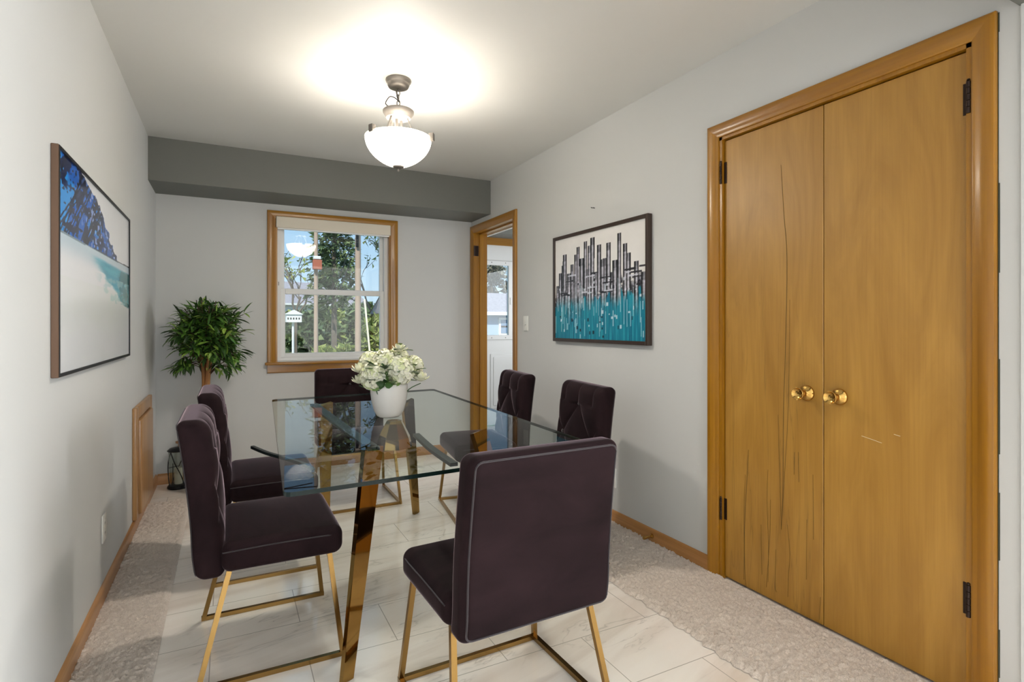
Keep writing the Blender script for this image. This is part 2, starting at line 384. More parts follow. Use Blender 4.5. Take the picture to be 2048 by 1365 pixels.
for q, ln_ in enumerate(CRACKS):
    pts = smooth_path([(-.0004, y-cyc, z) for y, z in ln_], 4); n_ = len(pts); w0 = (.0030, .0016, .0016, .0028)[q] if q < 4 else .0014
    for i, (p_, q_) in enumerate(zip(pts, pts[1:])):
        u_ = (i+.5)/n_; b.bar(p_, q_, w0*(.35+1.2*u_*(1-u_)*2), .0012, (1, 0, 0))
b.build('crack_marks', mat('crack_stain', srgb(112, 84, 38), .7), cd1)
b = MB()
for a, c2, w in (((-.001, 1.205, .775), (-.001, 1.165, .768), .0014), ((-.001, 1.095, .80), (-.001, 1.075, .797), .0016), ((-.001, 1.165, .768), (-.001, 1.135, .762), .0007)):
    b.bar(Vector(a)-Vector((0, (CY0+.019+1.3485)/2, 0)), Vector(c2)-Vector((0, (CY0+.019+1.3485)/2, 0)), .0012, w, (1, 0, 0))
b.build('scratch_marks', mat('scratch', (.75, .68, .5), .6), cd)
# porch doorway casing and jambs
t2 = casing('trim_2', M['trim_z'], M['trim_y'], ('x', W, -1), DY0, DY1, 0, DZ, .066)
tag(t2, 'amber wood casing round the doorway to the porch', 'door trim')
b = MB(); b.box((W-.003, DY1-.001, 0), (W+.125, DY1+.02, DZ)); b.box((W-.003, DY0-.02, 0), (W+.125, DY0+.001, DZ)); b.box((W+.052, DY1-.013, 0), (W+.09, DY1, DZ)); b.box((W+.052, DY0, 0), (W+.09, DY0+.013, DZ))
b.build('jamb', M['trim_z'], t2)
b = MB(); b.box((W-.003, DY0, DZ-.001), (W+.125, DY1, DZ+.02)); b.box((W+.052, DY0, DZ-.013), (W+.09, DY1, DZ)); b.build('head_jamb', M['trim_y'], t2)
b = MB(); b.box((W+.004, DY1-.004, 1.822), (W+.04, DY1, 1.918)); b.tube([(W-.004, DY1-.006, 1.822), (W-.004, DY1-.006, 1.918)], .006, 8); b.build('hinge', M['bronze'], t2)
t3 = casing('trim_3', M['trim_z'], M['trim_y'], ('x', W+.12, 1), DY0, DY1, 0, DZ, .06)
tag(t3, 'amber casing on the porch side of the doorway', 'door trim')
b = MB(); b.box((W+.14, DY0-.1, DZ+.030), (W+.165, DY1+.2, DZ+.062), .002, 1); b.box((W+.165, DY0-.1, DZ-.004), (W+.19, DY1+.3, DZ+.022), .002, 1)  # two plain white strips along the porch side of the door head
o = b.build('white_header_strips', M['white']); tag(o, 'two white strips above the porch side of the doorway', 'track')
# window casing, stool and apron
t4 = casing('trim_4', M['trim_z'], M['trim_x'], ('y', BY, -1), WX0, WX1, .875, WZ1-.032, .064)
tag(t4, 'amber wood casing and sill round the back window', 'window trim')
b = MB(); b.box((.735, BY-.052, .858), (1.815, BY+.04, .880), .006, 3); b.build('sill', M['trim_x'], t4, smooth=True)
b = MB(); b.prism([(.752, BY, .858), (.752, BY-.016, .858), (.752, BY-.018, .80), (.752, BY-.008, .792), (.752, BY, .792)], (1.045, 0, 0)); b.build('apron', M['trim_x'], t4)
b = MB(); b.box((WX0-.001, BY-.002, .88), (WX0+.012, BY+.05, WZ1)); b.box((WX1-.012, BY-.002, .88), (WX1+.001, BY+.05, WZ1)); b.box((WX0, BY-.002, WZ1-.034), (WX1, BY+.05, WZ1)); b.build('jamb', M['trim_z'], t4)
# baseboards
def baseboard(name, m_, a, c, n, h=.078, t=.013):
    a, c, n = Vector(a), Vector(c), Vector(n); b = MB()
    pr = [(0, 0), (t, 0), (t, h*.72), (t*.8, h*.88), (t*.35, h*.98), (0, h)]
    A = [b.bm.verts.new(a+n*o+Vector((0, 0, z))) for o, z in pr]; B = [b.bm.verts.new(c+n*o+Vector((0, 0, z))) for o, z in pr]
    for i in range(len(pr)): b._f((A[i], A[(i+1) % len(pr)], B[(i+1) % len(pr)], B[i]))
    b._f(A); b._f(B[::-1]); o = b.build(name, m_, smooth=True); o['kind'] = 'structure'; return o
baseboard('baseboard_left', M['base_y'], (0, LY, 0), (0, BY, 0), (1, 0, 0))
baseboard('baseboard_back', M['base_x'], (.013, BY, 0), (W-.013, BY, 0), (0, -1, 0))
baseboard('baseboard_right', M['base_y'], (W, CY1+.063, 0), (W, DY0-.067, 0), (-1, 0, 0))

# ------------------------------------------------------------------ carpet strips beside the tiles
def carpet(name, x0, x1, y0, y1, step, edge, label, frayed):
    nx, ny = int((x1-x0)/step), int((y1-y0)/step)
    X, Y = np.meshgrid(np.linspace(x0, x1, nx), np.linspace(y0, y1, ny), indexing='ij')
    def sm(a, k):
        for _ in range(k): a = (a+np.roll(a, 1, 0)+np.roll(a, -1, 0)+np.roll(a, 1, 1)+np.roll(a, -1, 1))/5
        return a
    Hh = np.random.rand(nx, ny)**1.5; Hh = (Hh-.6)*.012
    L = sm(np.random.rand(nx, ny), 40); L = (L-L.mean())/L.std()*.0008
    Z = .016+Hh+L
    d = (X-x0) if edge < 0 else (x1-X)
    wob = sm(np.random.rand(nx, ny), 3)*.0
    Z = np.where(d < .02, np.maximum(.002, Z*(np.clip(d/.02, 0, 1)**.6)), Z)
    rng = np.random.rand(1, ny); fr = (sm(np.repeat(rng, nx, 0), 2)-.5)*.03*frayed
    X = X+np.where(d < .05, fr*(1-d/.05), 0)+(np.random.rand(nx, ny)-.5)*step*.6
    X = np.clip(X, x0-.02, x1)
    vs = np.stack([X, Y, Z], -1).reshape(-1, 3)
    idx = np.arange(nx*ny).reshape(nx, ny)
    q = np.stack([idx[:-1, :-1], idx[1:, :-1], idx[1:, 1:], idx[:-1, 1:]], -1).reshape(-1, 4)
    me = bpy.data.meshes.new(name); me.from_pydata(vs.tolist(), [], q.tolist()); me.materials.append(M['carpet'])
    me.polygons.foreach_set('use_smooth', [True]*len(me.polygons))
    o = bpy.data.objects.new(name, me); COL.objects.link(o); tag(o, label, 'carpet', kind='stuff'); return o
carpet('carpet', 2.035, W-.012, .75, 3.4, .0065, -1, 'thick beige carpet strip along the closet wall', 1)
carpet('carpet', .013, .255, 1.6, 4.28, .0065, 1, 'beige carpet strip along the left baseboard', .2)

# ------------------------------------------------------------------ back window (double hung) and shade
w1 = thing('window_1', (0, 0, 0), 'white double hung vinyl window in amber casing on the back wall', 'window', kind='structure')
GY = BY+.075
b = MB(); F = [(WX0+.012, WX1-.012, .882, WZ1-.036)]
x0, x1, z0, z1 = F[0]
fo = .030
b.box((x0, BY+.045, z0), (x0+fo, BY+.125, z1)); b.box((x1-fo, BY+.045, z0), (x1, BY+.125, z1)); b.box((x0+fo, BY+.045, z0), (x1-fo, BY+.125, z0+.030)); b.box((x0+fo, BY+.045, z1-.03), (x1-fo, BY+.125, z1))
b.build('window_frame', M['white'], w1)
def sash(y, za, zb, rb, rt, st, nm):
    b = MB(); a0, a1 = x0+fo, x1-fo
    b.box((a0, y-.016, za), (a0+st, y+.016, zb), .003, 1); b.box((a1-st, y-.016, za), (a1, y+.016, zb), .003, 1)
    b.box((a0+st, y-.016, za), (a1-st, y+.016, za+rb), .003, 1); b.box((a0+st, y-.016, zb-rt), (a1-st, y+.016, zb), .003, 1)
    s_ = b.build('sash', M['white'], w1)
    g_ = MB(); g_.box((a0+st-.004, y-.002, za+rb-.004), (a1-st+.004, y+.002, zb-rt+.004)); g_.build('pane', M['pane'], s_)
    return s_
sash(GY+.036, 1.44, z1-.03, .036, .03, .03, 'upper')
lo_s = sash(GY, .912, 1.478, .034, .046, .034, 'lower')
b = MB(); b.box((x0+.01, BY+.044, 1.50), (x0+.016, BY+.046, 1.53)); b.build('sash_lock', M['nickel'], w1)
b = MB(); b.box((WX0+.002, BY-.024, 1.962), (WX1-.002, BY+.036, 2.052), .006, 3); sh = b.build('roller_shade', mat('cream_shade', srgb(226, 217, 200), .7)); tag(sh, 'cream roller shade cassette at the top of the window', 'window shade')
b = MB(); b.box((WX0+.012, BY-.012, 1.950), (WX1-.012, BY+.0, 1.964), .003, 2); b.build('hem_bar', M['white'], sh)
for xx in (WX0+.0005, WX1-.0035): b = MB(); b.box((xx, BY-.020, 1.966), (xx+.003, BY+.032, 2.048)); b.build('end_cap', M['bronze'], sh)

# ------------------------------------------------------------------ porch door (white, glazed) seen through the doorway
PY = 5.8
d3 = thing('door_3', (0, PY, 0), 'white glazed porch door seen through the open doorway', 'door', kind='structure')
DX0, DX1 = 2.72, 3.60
gx0, gx1, gz0, gz1 = 2.86, 3.43, 1.05, 1.885
b = MB(); b.box((DX0, .03, .01), (gx0, .07, 2.115)); b.box((gx1, .03, .01), (DX1, .07, 2.115)); b.box((gx0, .03, .01), (gx1, .07, gz0)); b.box((gx0, .03, gz1), (gx1, .07, 2.115)); b.build('door_leaf', M['white'], d3)
b = MB(); fw = .045
b.box((gx0-fw, .012, gz0-fw), (gx0+.01, .03, gz1+fw), .004, 1); b.box((gx1-.01, .012, gz0-fw), (gx1+fw, .03, gz1+fw), .004, 1); b.box((gx0, .012, gz0-fw), (gx1, .03, gz0+.01), .004, 1); b.box((gx0, .012, gz1-.01), (gx1, .03, gz1+fw), .004, 1)
gf = b.build('window_frame', M['white'], d3)
b = MB(); b.box((gx0, .045, gz0), (gx1, .05, gz1)); b.build('pane', M['pane'], gf)
b = MB()
for xx in (2.95, 3.2, 3.38):
    for zz in (gz0-.022, gz1+.022): b.lathe([(0, 0), (.006, 0), (.004, .003), (0, .004)], (xx, .012, zz), 10, (0, -1, 0))
b.build('screw', M['nickel'], gf)
b = MB(); b.box((gx1+.008, .004, 1.42), (gx1+.03, .012, 1.50), .002, 1); b.build('latch', M['white'], gf)
b = MB(); b.box((gx1+fw, .018, gz0-fw), (gx1+fw+.018, .029, gz1+fw)); b.build('weather_strip', M['black'], gf)
b = MB()
for a, c in ((2.80, 3.12), (3.19, 3.52)):
    b.box((a, .022, .2), (c, .032, .84), .008, 2)
    b.box((a+.035, .016, .235), (c-.035, .024, .805), .006, 2)
b.build('lower_panel', M['white'], d3)
t5 = boxes('trim_5', M['trim_x'], [((DX0-.07, PY-.02, 2.105), (DX1+.07, PY+.0, 2.19)), ((DX1+.01, PY-.02, 0), (DX1+.07, PY, 2.13)), ((DX0-.07, PY-.02, 0), (DX0-.01, PY, 2.13))])
tag(t5, 'amber wood trim over the white porch door', 'door trim')

# ------------------------------------------------------------------ wall fittings
def plate(name, loc, n, label, cat, kind_):
    root = thing(name, loc, label, cat, rz=(0 if n > 0 else PI))
    b = MB(); b.box((0, -.036, -.058), (.006, .036, .058), .0025, 2); b.build('cover_plate', M['whiteplate'], root, smooth=True)
    if kind_ == 'switch':
        b = MB(); b.box((.005, -.006, -.013), (.0075, .006, .013)); b.prism([(.0065, -.004, -.002), (.0065, .004, -.002), (.018, .004, -.010), (.018, -.004, -.010)], (0, 0, .008)); b.build('toggle', M['whiteplate'], root)
    else:
        for z in (-.021, .021):
            b = MB(); b.lathe([(0, .0072), (.0155, .0072), (.0165, .005)], (0, 0, 0), 20, (1, 0, 0)); o = b.build('receptacle', M['whiteplate'], root); o.location = (0, 0, z)
            s_ = MB(); s_.box((.0068, -.0075, -.005), (.0076, -.0055, .006)); s_.box((.0068, .0055, -.005), (.0076, .0075, .005)); s_.build('slot', M['dark'], o)
    return root
plate('light_switch', (W, 3.73, 1.19), -1, 'white toggle light switch on the right wall beside the doorway', 'light switch', 'switch')
plate('wall_outlet', (0, 2.90, .31), 1, 'white wall outlet low on the left wall', 'outlet', 'outlet')
plate('wall_outlet', (W, 2.655, .27), -1, 'white wall outlet low on the right wall behind the front chair', 'outlet', 'outlet')
b = MB(); b.lathe([(0, 0), (.013, 0), (.013, .004), (.006, .006), (.006, .045), (.010, .047), (.010, .058), (0, .06)], (W-.013, 2.295, .042), 16, (-1, 0, 0)); o = b.build('door_stop', M['brass'], smooth=True); tag(o, 'small brass door stop screwed to the right baseboard', 'door stop')
b = MB(); b.tube([(W+.01, 2.86, 1.915), (W-.012, 2.86, 1.919)], .0022, 8); b.tube([(W-.001, 2.835, 1.911), (W-.001, 2.852, 1.917)], .003, 6); o = b.build('nail', M['black'], smooth=True); tag(o, 'bent black nail left in the right wall above the teal painting', 'nail')
# access hatch on the left wall
hx = thing('access_hatch', (0, 0, 0), 'wood framed access hatch low on the left wall', 'hatch')
hy0, hy1, hz0, hz1 = 3.70, 4.40, .085, .712
b = MB(); b.box((0, hy0, hz0), (.022, hy0+.075, hz1), .004, 2); b.box((0, hy1-.075, hz0), (.022, hy1, hz1), .004, 2); b.box((0, hy0+.075, hz1-.07), (.022, hy1-.075, hz1), .004, 2); b.build('frame', M['hatch_z'], hx, smooth=True)
b = MB(); b.box((.004, hy0+.085, hz0+.01), (.036, hy1-.085, hz1-.078), .007, 3); b.build('panel', M['hatch_z'], hx, smooth=True)
b = MB(); b.box((.0005, hy0+.07, hz0+.002), (.005, hy1-.07, hz1-.06)); b.build('shadow_gap', M['dark'], hx)

# ------------------------------------------------------------------ paintings (own painted picture, one colour per vertex)
def lin(a): return np.where(a <= .04045, a/12.92, ((a+.055)/1.055)**2.4)
def noise2(nx, ny, sx, sy, seed):
    r = np.random.RandomState(seed); g = r.rand(sx+2, sy+2)
    u = np.linspace(0, sx, nx); v_ = np.linspace(0, sy, ny); i = np.minimum(u.astype(int), sx-1); j = np.minimum(v_.astype(int), sy-1)
    fu = (u-i); fv = (v_-j); fu = fu*fu*(3-2*fu); fv = fv*fv*(3-2*fv); fu = fu[:, None]; fv = fv[None]
    return (g[i][:, j]*(1-fu)*(1-fv)+g[i+1][:, j]*fu*(1-fv)+g[i][:, j+1]*(1-fu)*fv+g[i+1][:, j+1]*fu*fv)
def fbm(nx, ny, s, seed, oct=4, ax=1., ay=1.):
    a = np.zeros((nx, ny)); w = 1.; t = 0
    for k in range(oct):
        a += w*noise2(nx, ny, max(2, int(s*ax*2**k)), max(2, int(s*ay*2**k)), seed+k); t += w; w *= .55
    return a/t
def blend(img, mask, col): 
    mask = np.clip(mask, 0, 1)[..., None]; return img*(1-mask)+np.asarray(col)*mask
def sstep(a, b_, x): t = np.clip((x-a)/(b_-a), 0, 1); return t*t*(3-2*t)
def c255(*c): return np.array(c)/255.
def canvas(name, origin, eu, ev, img, parent, rough):
    nx, ny = img.shape[:2]; O, eu, ev = np.array(origin), np.array(eu), np.array(ev)
    u = np.linspace(0, 1, nx)[:, None, None]; v_ = np.linspace(0, 1, ny)[None, :, None]
    vs = (O+u*eu+v_*ev).reshape(-1, 3); idx = np.arange(nx*ny).reshape(nx, ny)
    q = np.stack([idx[:-1, :-1], idx[1:, :-1], idx[1:, 1:], idx[:-1, 1:]], -1).reshape(-1, 4)
    me = bpy.data.meshes.new(name); me.from_pydata(vs.tolist(), [], q.tolist())
    at = me.color_attributes.new('paint', 'FLOAT_COLOR', 'POINT')
    rgba = np.ones((nx*ny, 4)); rgba[:, :3] = lin(np.clip(img, 0, 1)).reshape(-1, 3); at.data.foreach_set('color', rgba.ravel())
    m_ = mat(name+'_paint', (1, 1, 1), rough, Specular_IOR_Level=.3); g_ = N(m_); vc = g_.new('ShaderNodeVertexColor'); vc.layer_name = 'paint'; g_.base(vc.outputs[0])
    me.materials.append(m_); o = bpy.data.objects.new(name, me); COL.objects.link(o); o.parent = parent; return o

# right wall: silver bars over teal
nx, ny = 240, 190
S, T = np.meshgrid(np.linspace(0, 1, nx), np.linspace(0, 1, ny), indexing='ij')
img = np.ones((nx, ny, 3))*c255(226, 224, 222)
img += (fbm(nx, ny, 5, 11)[..., None]-.5)*.05
streak = noise2(nx, ny, 90, 3, 5); streak2 = noise2(nx, ny, 150, 5, 15)
band_mid = .46+.06*S+.10*(noise2(nx, ny, 12, 2, 3)-.5)
teal_top = .34+.07*S+.10*(noise2(nx, ny, 34, 1, 21)[:, :1]-.3)
clut = fbm(nx, ny, 26, 31, 4, 1., 1.3)
bandm = sstep(-.02, .05, T-(teal_top-.06))*sstep(.13, .02, T-teal_top-.02)*sstep(.35, .5, clut+.12)
img = blend(img, bandm*.95, c255(52, 50, 58)); img = blend(img, bandm*sstep(.52, .62, clut), c255(176, 178, 192)); img = blend(img, bandm*sstep(.62, .70, fbm(nx, ny, 40, 77, 3)), c255(30, 28, 40))
tm = sstep(.012, -.012, T-teal_top)
teal = c255(22, 122, 146)*np.ones((nx, ny, 3)); teal = blend(teal, sstep(.45, .8, streak)*.6, c255(52, 160, 178)); teal = blend(teal, sstep(.45, .15, streak2)*.55, c255(12, 86, 118))
teal = blend(teal, sstep(.5, .9, fbm(nx, ny, 4, 8))*.5, c255(20, 140, 150))
img = img*(1-tm[..., None])+teal*tm[..., None]
rs = np.random.RandomState(4)
def yv(px): # far edge 0 .. near edge 1 from the drawn horizontal fraction with its foreshortening
    t_ = (px-128)/(945-128); return t_*(.86+.14*t_)/1.0*1.0 if False else (t_*1.0/(1.0+.24*(1-t_)))
bars = [(195, .66), (230, .735), (252, .84), (305, .645), (342, .73), (385, .82), (409, .885), (447, .77), (485, .925), (525, .875), (553, .945), (585, .62), (612, .865), (640, .73), (660, .735), (690, .865), (720, .6), (740, .70), (772, .93), (812, .83), (832, .745), (885, .665), (930, .57), (160, .53), (275, .55), (365, .62), (425, .56), (505, .66)]
for px, top in sorted(bars, key=lambda q: rs.rand()):
    s0 = yv(px); w = .0165+.010*rs.rand(); bot = .16+.26*rs.rand(); lean = (rs.rand()-.5)*.02
    q = (S-s0-lean*(T-top))/w; m_ = (np.abs(q) < 1)*(T < top)*(T > bot)*sstep(0, .12, T-bot+.04*streak)
    tone = .36+.44*np.exp(-((q-.1)/.35)**2)-.22*(q < -.55)-.28*(q > .6)+.16*(noise2(nx, ny, 40, 60, int(px))-.5)+.10*(T < .55)*(noise2(nx, ny, 60, 80, int(px)+1)-.4)*2
    tone = tone-.16*(T > top-.07)
    colr = np.stack([tone*.98, tone*.97, tone*1.03], -1); low = sstep(teal_top.mean()+.02, teal_top.mean()-.10, T)
    colr = colr*(1-low[..., None]*.55)+c255(40, 140, 165)*low[..., None]*.55
    img = img*(1-m_[..., None])+colr*m_[..., None]
for k in range(46):
    s0 = rs.rand(); t0 = rs.rand()*.3+.02; l = .05+.2*rs.rand(); m_ = (np.abs(S-s0) < .0026)*(T > t0)*(T < t0+l); img = blend(img, m_*.75, c255(200, 226, 236))
for k in range(50):
    s0, t0 = rs.rand(), .02+rs.rand()*.56; w_, h_ = .004+.006*rs.rand(), .004+.014*rs.rand(); m_ = (np.abs(S-s0) < w_)*(np.abs(T-t0) < h_); img = blend(img, m_*.8, c255(214, 222, 232) if rs.rand() > .45 else c255(24, 30, 44))
for k in range(26):
    s0, t0 = rs.rand(), .40+.2*rs.rand()+.02; w_ = .02+.035*rs.rand(); m_ = (np.abs(S-s0) < w_)*(np.abs(T-t0-.03*(S-s0)) < .007); img = blend(img, m_*.85, c255(32, 30, 36) if k % 3 else c255(206, 208, 220))
pr_ = thing('framed_painting', (W, 2.80, 1.425), 'dark framed abstract painting of silver bars over teal on the right wall', 'painting')
y_far, y_near, pz0, pz1 = .488, -.492, -.358, .358
def frame_boxes(b, ax_sign, ya, yb, za, zb, w, d, gap=0.):
    y0, y1 = min(ya, yb), max(ya, yb); s_ = ax_sign
    b.box((0, y0, za), (s_*d, y0+w, zb), .002, 1); b.box((0, y1-w, za), (s_*d, y1, zb), .002, 1); b.box((0, y0+w, za), (s_*d, y1-w, za+w), .002, 1); b.box((0, y0+w, zb-w), (s_*d, y1-w, zb), .002, 1)
b = MB(); frame_boxes(b, -1, y_near, y_far, pz0, pz1, .022, .032); b.build('frame', mat('dark_walnut_frame', srgb(56, 42, 34), .35), pr_)
b = MB(); b.box((-.004, y_near+.01, pz0+.01), (-.010, y_far-.01, pz1-.01)); b.build('backing_board', M['dark'], pr_)
canvas('canvas', (-.022, y_far-.021, pz0+.021), (0, y_near-y_far+.042, 0), (0, 0, pz1-pz0-.042), img, pr_, .35)

# left wall: blue tree over a pale shore
nx, ny = 240, 200
S, T = np.meshgrid(np.linspace(0, 1, nx), np.linspace(0, 1, ny), indexing='ij')
img = np.ones((nx, ny, 3))*c255(226, 228, 232); img += (fbm(nx, ny, 4, 41)[..., None]-.5)*.03
hl = .645
edge = np.interp(T[0], [.645, .68, .72, .80, .86, .93, 1.0], [.72, .72, .67, .58, .52, .40, .22])[None]+.09*(fbm(nx, ny, 9, 51)-.5)+.05*(noise2(nx, ny, 30, 24, 6)-.5)
tree = (S < edge)*(T > hl)
leaf = fbm(nx, ny, 22, 61, 3); leaf2 = noise2(nx, ny, 60, 50, 9); blob = fbm(nx, ny, 6, 71, 3)
tc_ = np.ones((nx, ny, 3))*c255(22, 34, 76); tc_ = blend(tc_, sstep(.46, .54, leaf), c255(34, 96, 186)); tc_ = blend(tc_, sstep(.44, .56, blob)*sstep(.42, .52, leaf)*(S < .48), c255(44, 148, 228)); tc_ = blend(tc_, sstep(.66, .80, leaf2)*sstep(.1, .4, S), c255(140, 164, 220)); tc_ = blend(tc_, sstep(.22, .12, leaf2), c255(12, 12, 26))
for k in range(16):
    a0 = -.1+.4*random.random(); sl = .25+.9*random.random(); m_ = np.abs(S-(a0+sl*(T-hl)*.9)) < .006; tc_ = blend(tc_, m_*.7, c255(10, 12, 26))
img = img*(1-tree[..., None])+tc_*tree[..., None]
img = blend(img, (np.abs(T-hl-.01*(S-.5)) < .0045)*.9, c255(24, 32, 40))
wash = (T < hl)*sstep(.5, .62, T+.06*(fbm(nx, ny, 5, 81, 3, .5, 2)-.5)); img = blend(img, wash*.6, c255(168, 196, 214))
strk = fbm(nx, ny, 6, 91, 4, .5, 4)
tl_top = hl-.035-.02*S; tl_bot = .56-.22*sstep(.35, 1., S)+.10*(strk-.5)
tm = sstep(-.01, .02, T-tl_bot)*sstep(.015, -.01, T-tl_top)*sstep(.30, .62, S+.3*(strk-.5))
img = blend(img, tm*.9, c255(38, 142, 172)); img = blend(img, tm*sstep(.55, .72, strk)*.7, c255(84, 186, 206)); img = blend(img, tm*sstep(.72, .95, S+.2*(leaf-.5))*.7, c255(52, 96, 88))
sp = sstep(.5, .62, fbm(nx, ny, 9, 101, 3, 1, 2))*(T < .52)*(T > .36)*sstep(.35, .6, S); img = blend(img, sp*.55, c255(150, 196, 204))
gl = (T < hl-.2)*sstep(.12, .3, T)*fbm(nx, ny, 4, 111); img = blend(img, gl*.35, c255(206, 218, 200))
pl_ = thing('framed_painting', (0, 2.74, 1.37), 'large framed blue tree and teal shore painting on the left wall', 'painting')
y0_, y1_, z0_, z1_ = 2.115-2.74, 3.475-2.74, -.352, .360
b = MB(); frame_boxes(b, 1, y0_, y1_, z0_, z1_, .011, .020); b.build('frame', mat('bronze_frame', srgb(116, 92, 76), .3, .6), pl_)
b = MB(); w_ = .012; b.mi = 0
for lo, hi in (((.012, y0_+.002, z0_+.002), (.0215, y0_+w_, z1_-.002)), ((.012, y1_-w_, z0_+.002), (.0215, y1_-.002, z1_-.002)), ((.012, y0_+w_, z0_+.002), (.0215, y1_-w_, z0_+w_)), ((.012, y0_+w_, z1_-w_), (.0215, y1_-w_, z1_-.002))): b.box(lo, hi)
b.build('inner_frame', M['black'], pl_)
b = MB(); b.box((.004, y0_+.008, z0_+.008), (.010, y1_-.008, z1_-.008)); b.build('backing_board', M['dark'], pl_)
canvas('canvas', (.016, y0_+.011, z0_+.011), (0, y1_-y0_-.022, 0), (0, 0, z1_-z0_-.022), img, pl_, .12)

# ------------------------------------------------------------------ ceiling lamp
lamp = thing('pendant_lamp', (1.255, 2.79, H), 'brushed nickel pendant lamp with a lit white glass bowl', 'ceiling lamp')
b = MB(); b.lathe([(0, 0), (.064, 0), (.066, -.006), (.064, -.012), (.056, -.020), (.056, -.028), (.050, -.040), (.036, -.047), (0, -.048)], n=40); b.build('canopy', M['nickel'], lamp, smooth=True)
def link_pts(z, flip, rx=.0075, rz=.017):
    return [(rx*math.cos(a) if not flip else 0, 0 if not flip else rx*math.cos(a), z+rz*math.sin(a)) for a in [2*PI*k/14 for k in range(14)]]
for k in range(4):
    b = MB(); b.tube(link_pts(-.066-.027*k, k % 2), .0032, 6, True); b.build('chain_link', M['nickel'], lamp, smooth='all')
b = MB(); b.lathe([(0, -.150), (.010, -.150), (.072, -.156), (.079, -.162), (.078, -.172), (.068, -.186), (.062, -.198), (.03, -.206), (0, -.207)], n=40); b.build('disc', M['nickel'], lamp, smooth=True)
for k, (x, y) in enumerate(((-.012, -.012), (.016, .006), (-.03, .02))):
    b = MB(); b.tube([(x, y, -.2), (x, y, -.315)], .0075, 12); b.build('stem', M['nickel'], lamp, smooth=True)
cord = [(-.012, 0, -.06), (-.004, .006, -.09), (.004, -.004, -.115), (-.016, -.006, -.10), (-.045, -.012, -.098), (-.062, -.016, -.118), (-.071, -.018, -.14), (-.058, -.018, -.151), (-.045, -.01, -.145), (-.030, 0, -.151), (-.01, .004, -.142), (.016, .004, -.128), (.026, .004, -.14), (.022, .004, -.152)]
b = MB(); b.tube(smooth_path(cord), .0026, 6); b.build('cord', mat('cord', (.03, .025, .022), .5), lamp, smooth='all')
RB, ZR = .168, -.300
bowl_prof = [(RB*math.cos(a)**1.25 if a < PI/2-.001 else 0, ZR-.150*math.sin(a)) for a in [PI/2*k/18 for k in range(19)]]
inner = [(max(0, r-.005), z+.005*(1 if i else 0)) for i, (r, z) in enumerate(bowl_prof)]
b = MB(); b.lathe([(r, z) for r, z in reversed(inner)]+bowl_prof, n=56); bm2 = mat('lit_bowl', (.9, .88, .84), .3, Emission_Color=(1, .88, .70, 1), Emission_Strength=6.); g = N(bm2)
trn = g.new('ShaderNodeBsdfTransparent'); mxs = g.new('ShaderNodeMixShader'); mxs.inputs[0].default_value = .62; outn = [n_ for n_ in g.t.nodes if n_.type == 'OUTPUT_MATERIAL'][0]
g.link(g.b.outputs[0], mxs.inputs[1]); g.link(trn.outputs[0], mxs.inputs[2]); g.link(mxs.outputs[0], outn.inputs[0]); bw = b.build('glass_bowl', bm2, lamp, smooth='all')
b = MB(); b.lathe([(.030, -.4445), (.027, -.451), (.012, -.457), (.006, -.459), (.006, -.468), (.003, -.472), (0, -.472)], n=20); b.lathe([(0, -.444), (.030, -.4445)], n=20); b.build('finial', M['nickel'], lamp, smooth=True)
for k in range(3):
    a = math.radians(-32+120*k); ca, sa = math.cos(a), math.sin(a); pts = [(.045*ca, .045*sa, -.192), (.062*ca, .062*sa, -.235), (.085*ca, .085*sa, -.285), (.12*ca, .12*sa, -.312), (.160*ca, .160*sa, -.3)]
    b = MB(); b.sweep(smooth_path(pts, 5), [(-.007, -.002), (.007, -.002), (.007, .002), (-.007, .002)]); b.build('arm', M['nickel'], lamp)
    b = MB(); b.box((.162, -.014, -.318), (.186, .014, -.280), .003, 2); o = b.build('bracket', M['nickel'], lamp); o.rotation_euler = (0, 0, a)
bulb = add_light('pendant_bulb', 'POINT', (1.255, 2.79, H-.345), 7, (1, .95, .88), shadow_soft_size=.05)
add_light('pendant_bulb', 'SPOT', (1.255, 2.79, H-.365), 46, (1, .93, .84), shadow_soft_size=.05, spot_size=math.radians(165), spot_blend=1.)

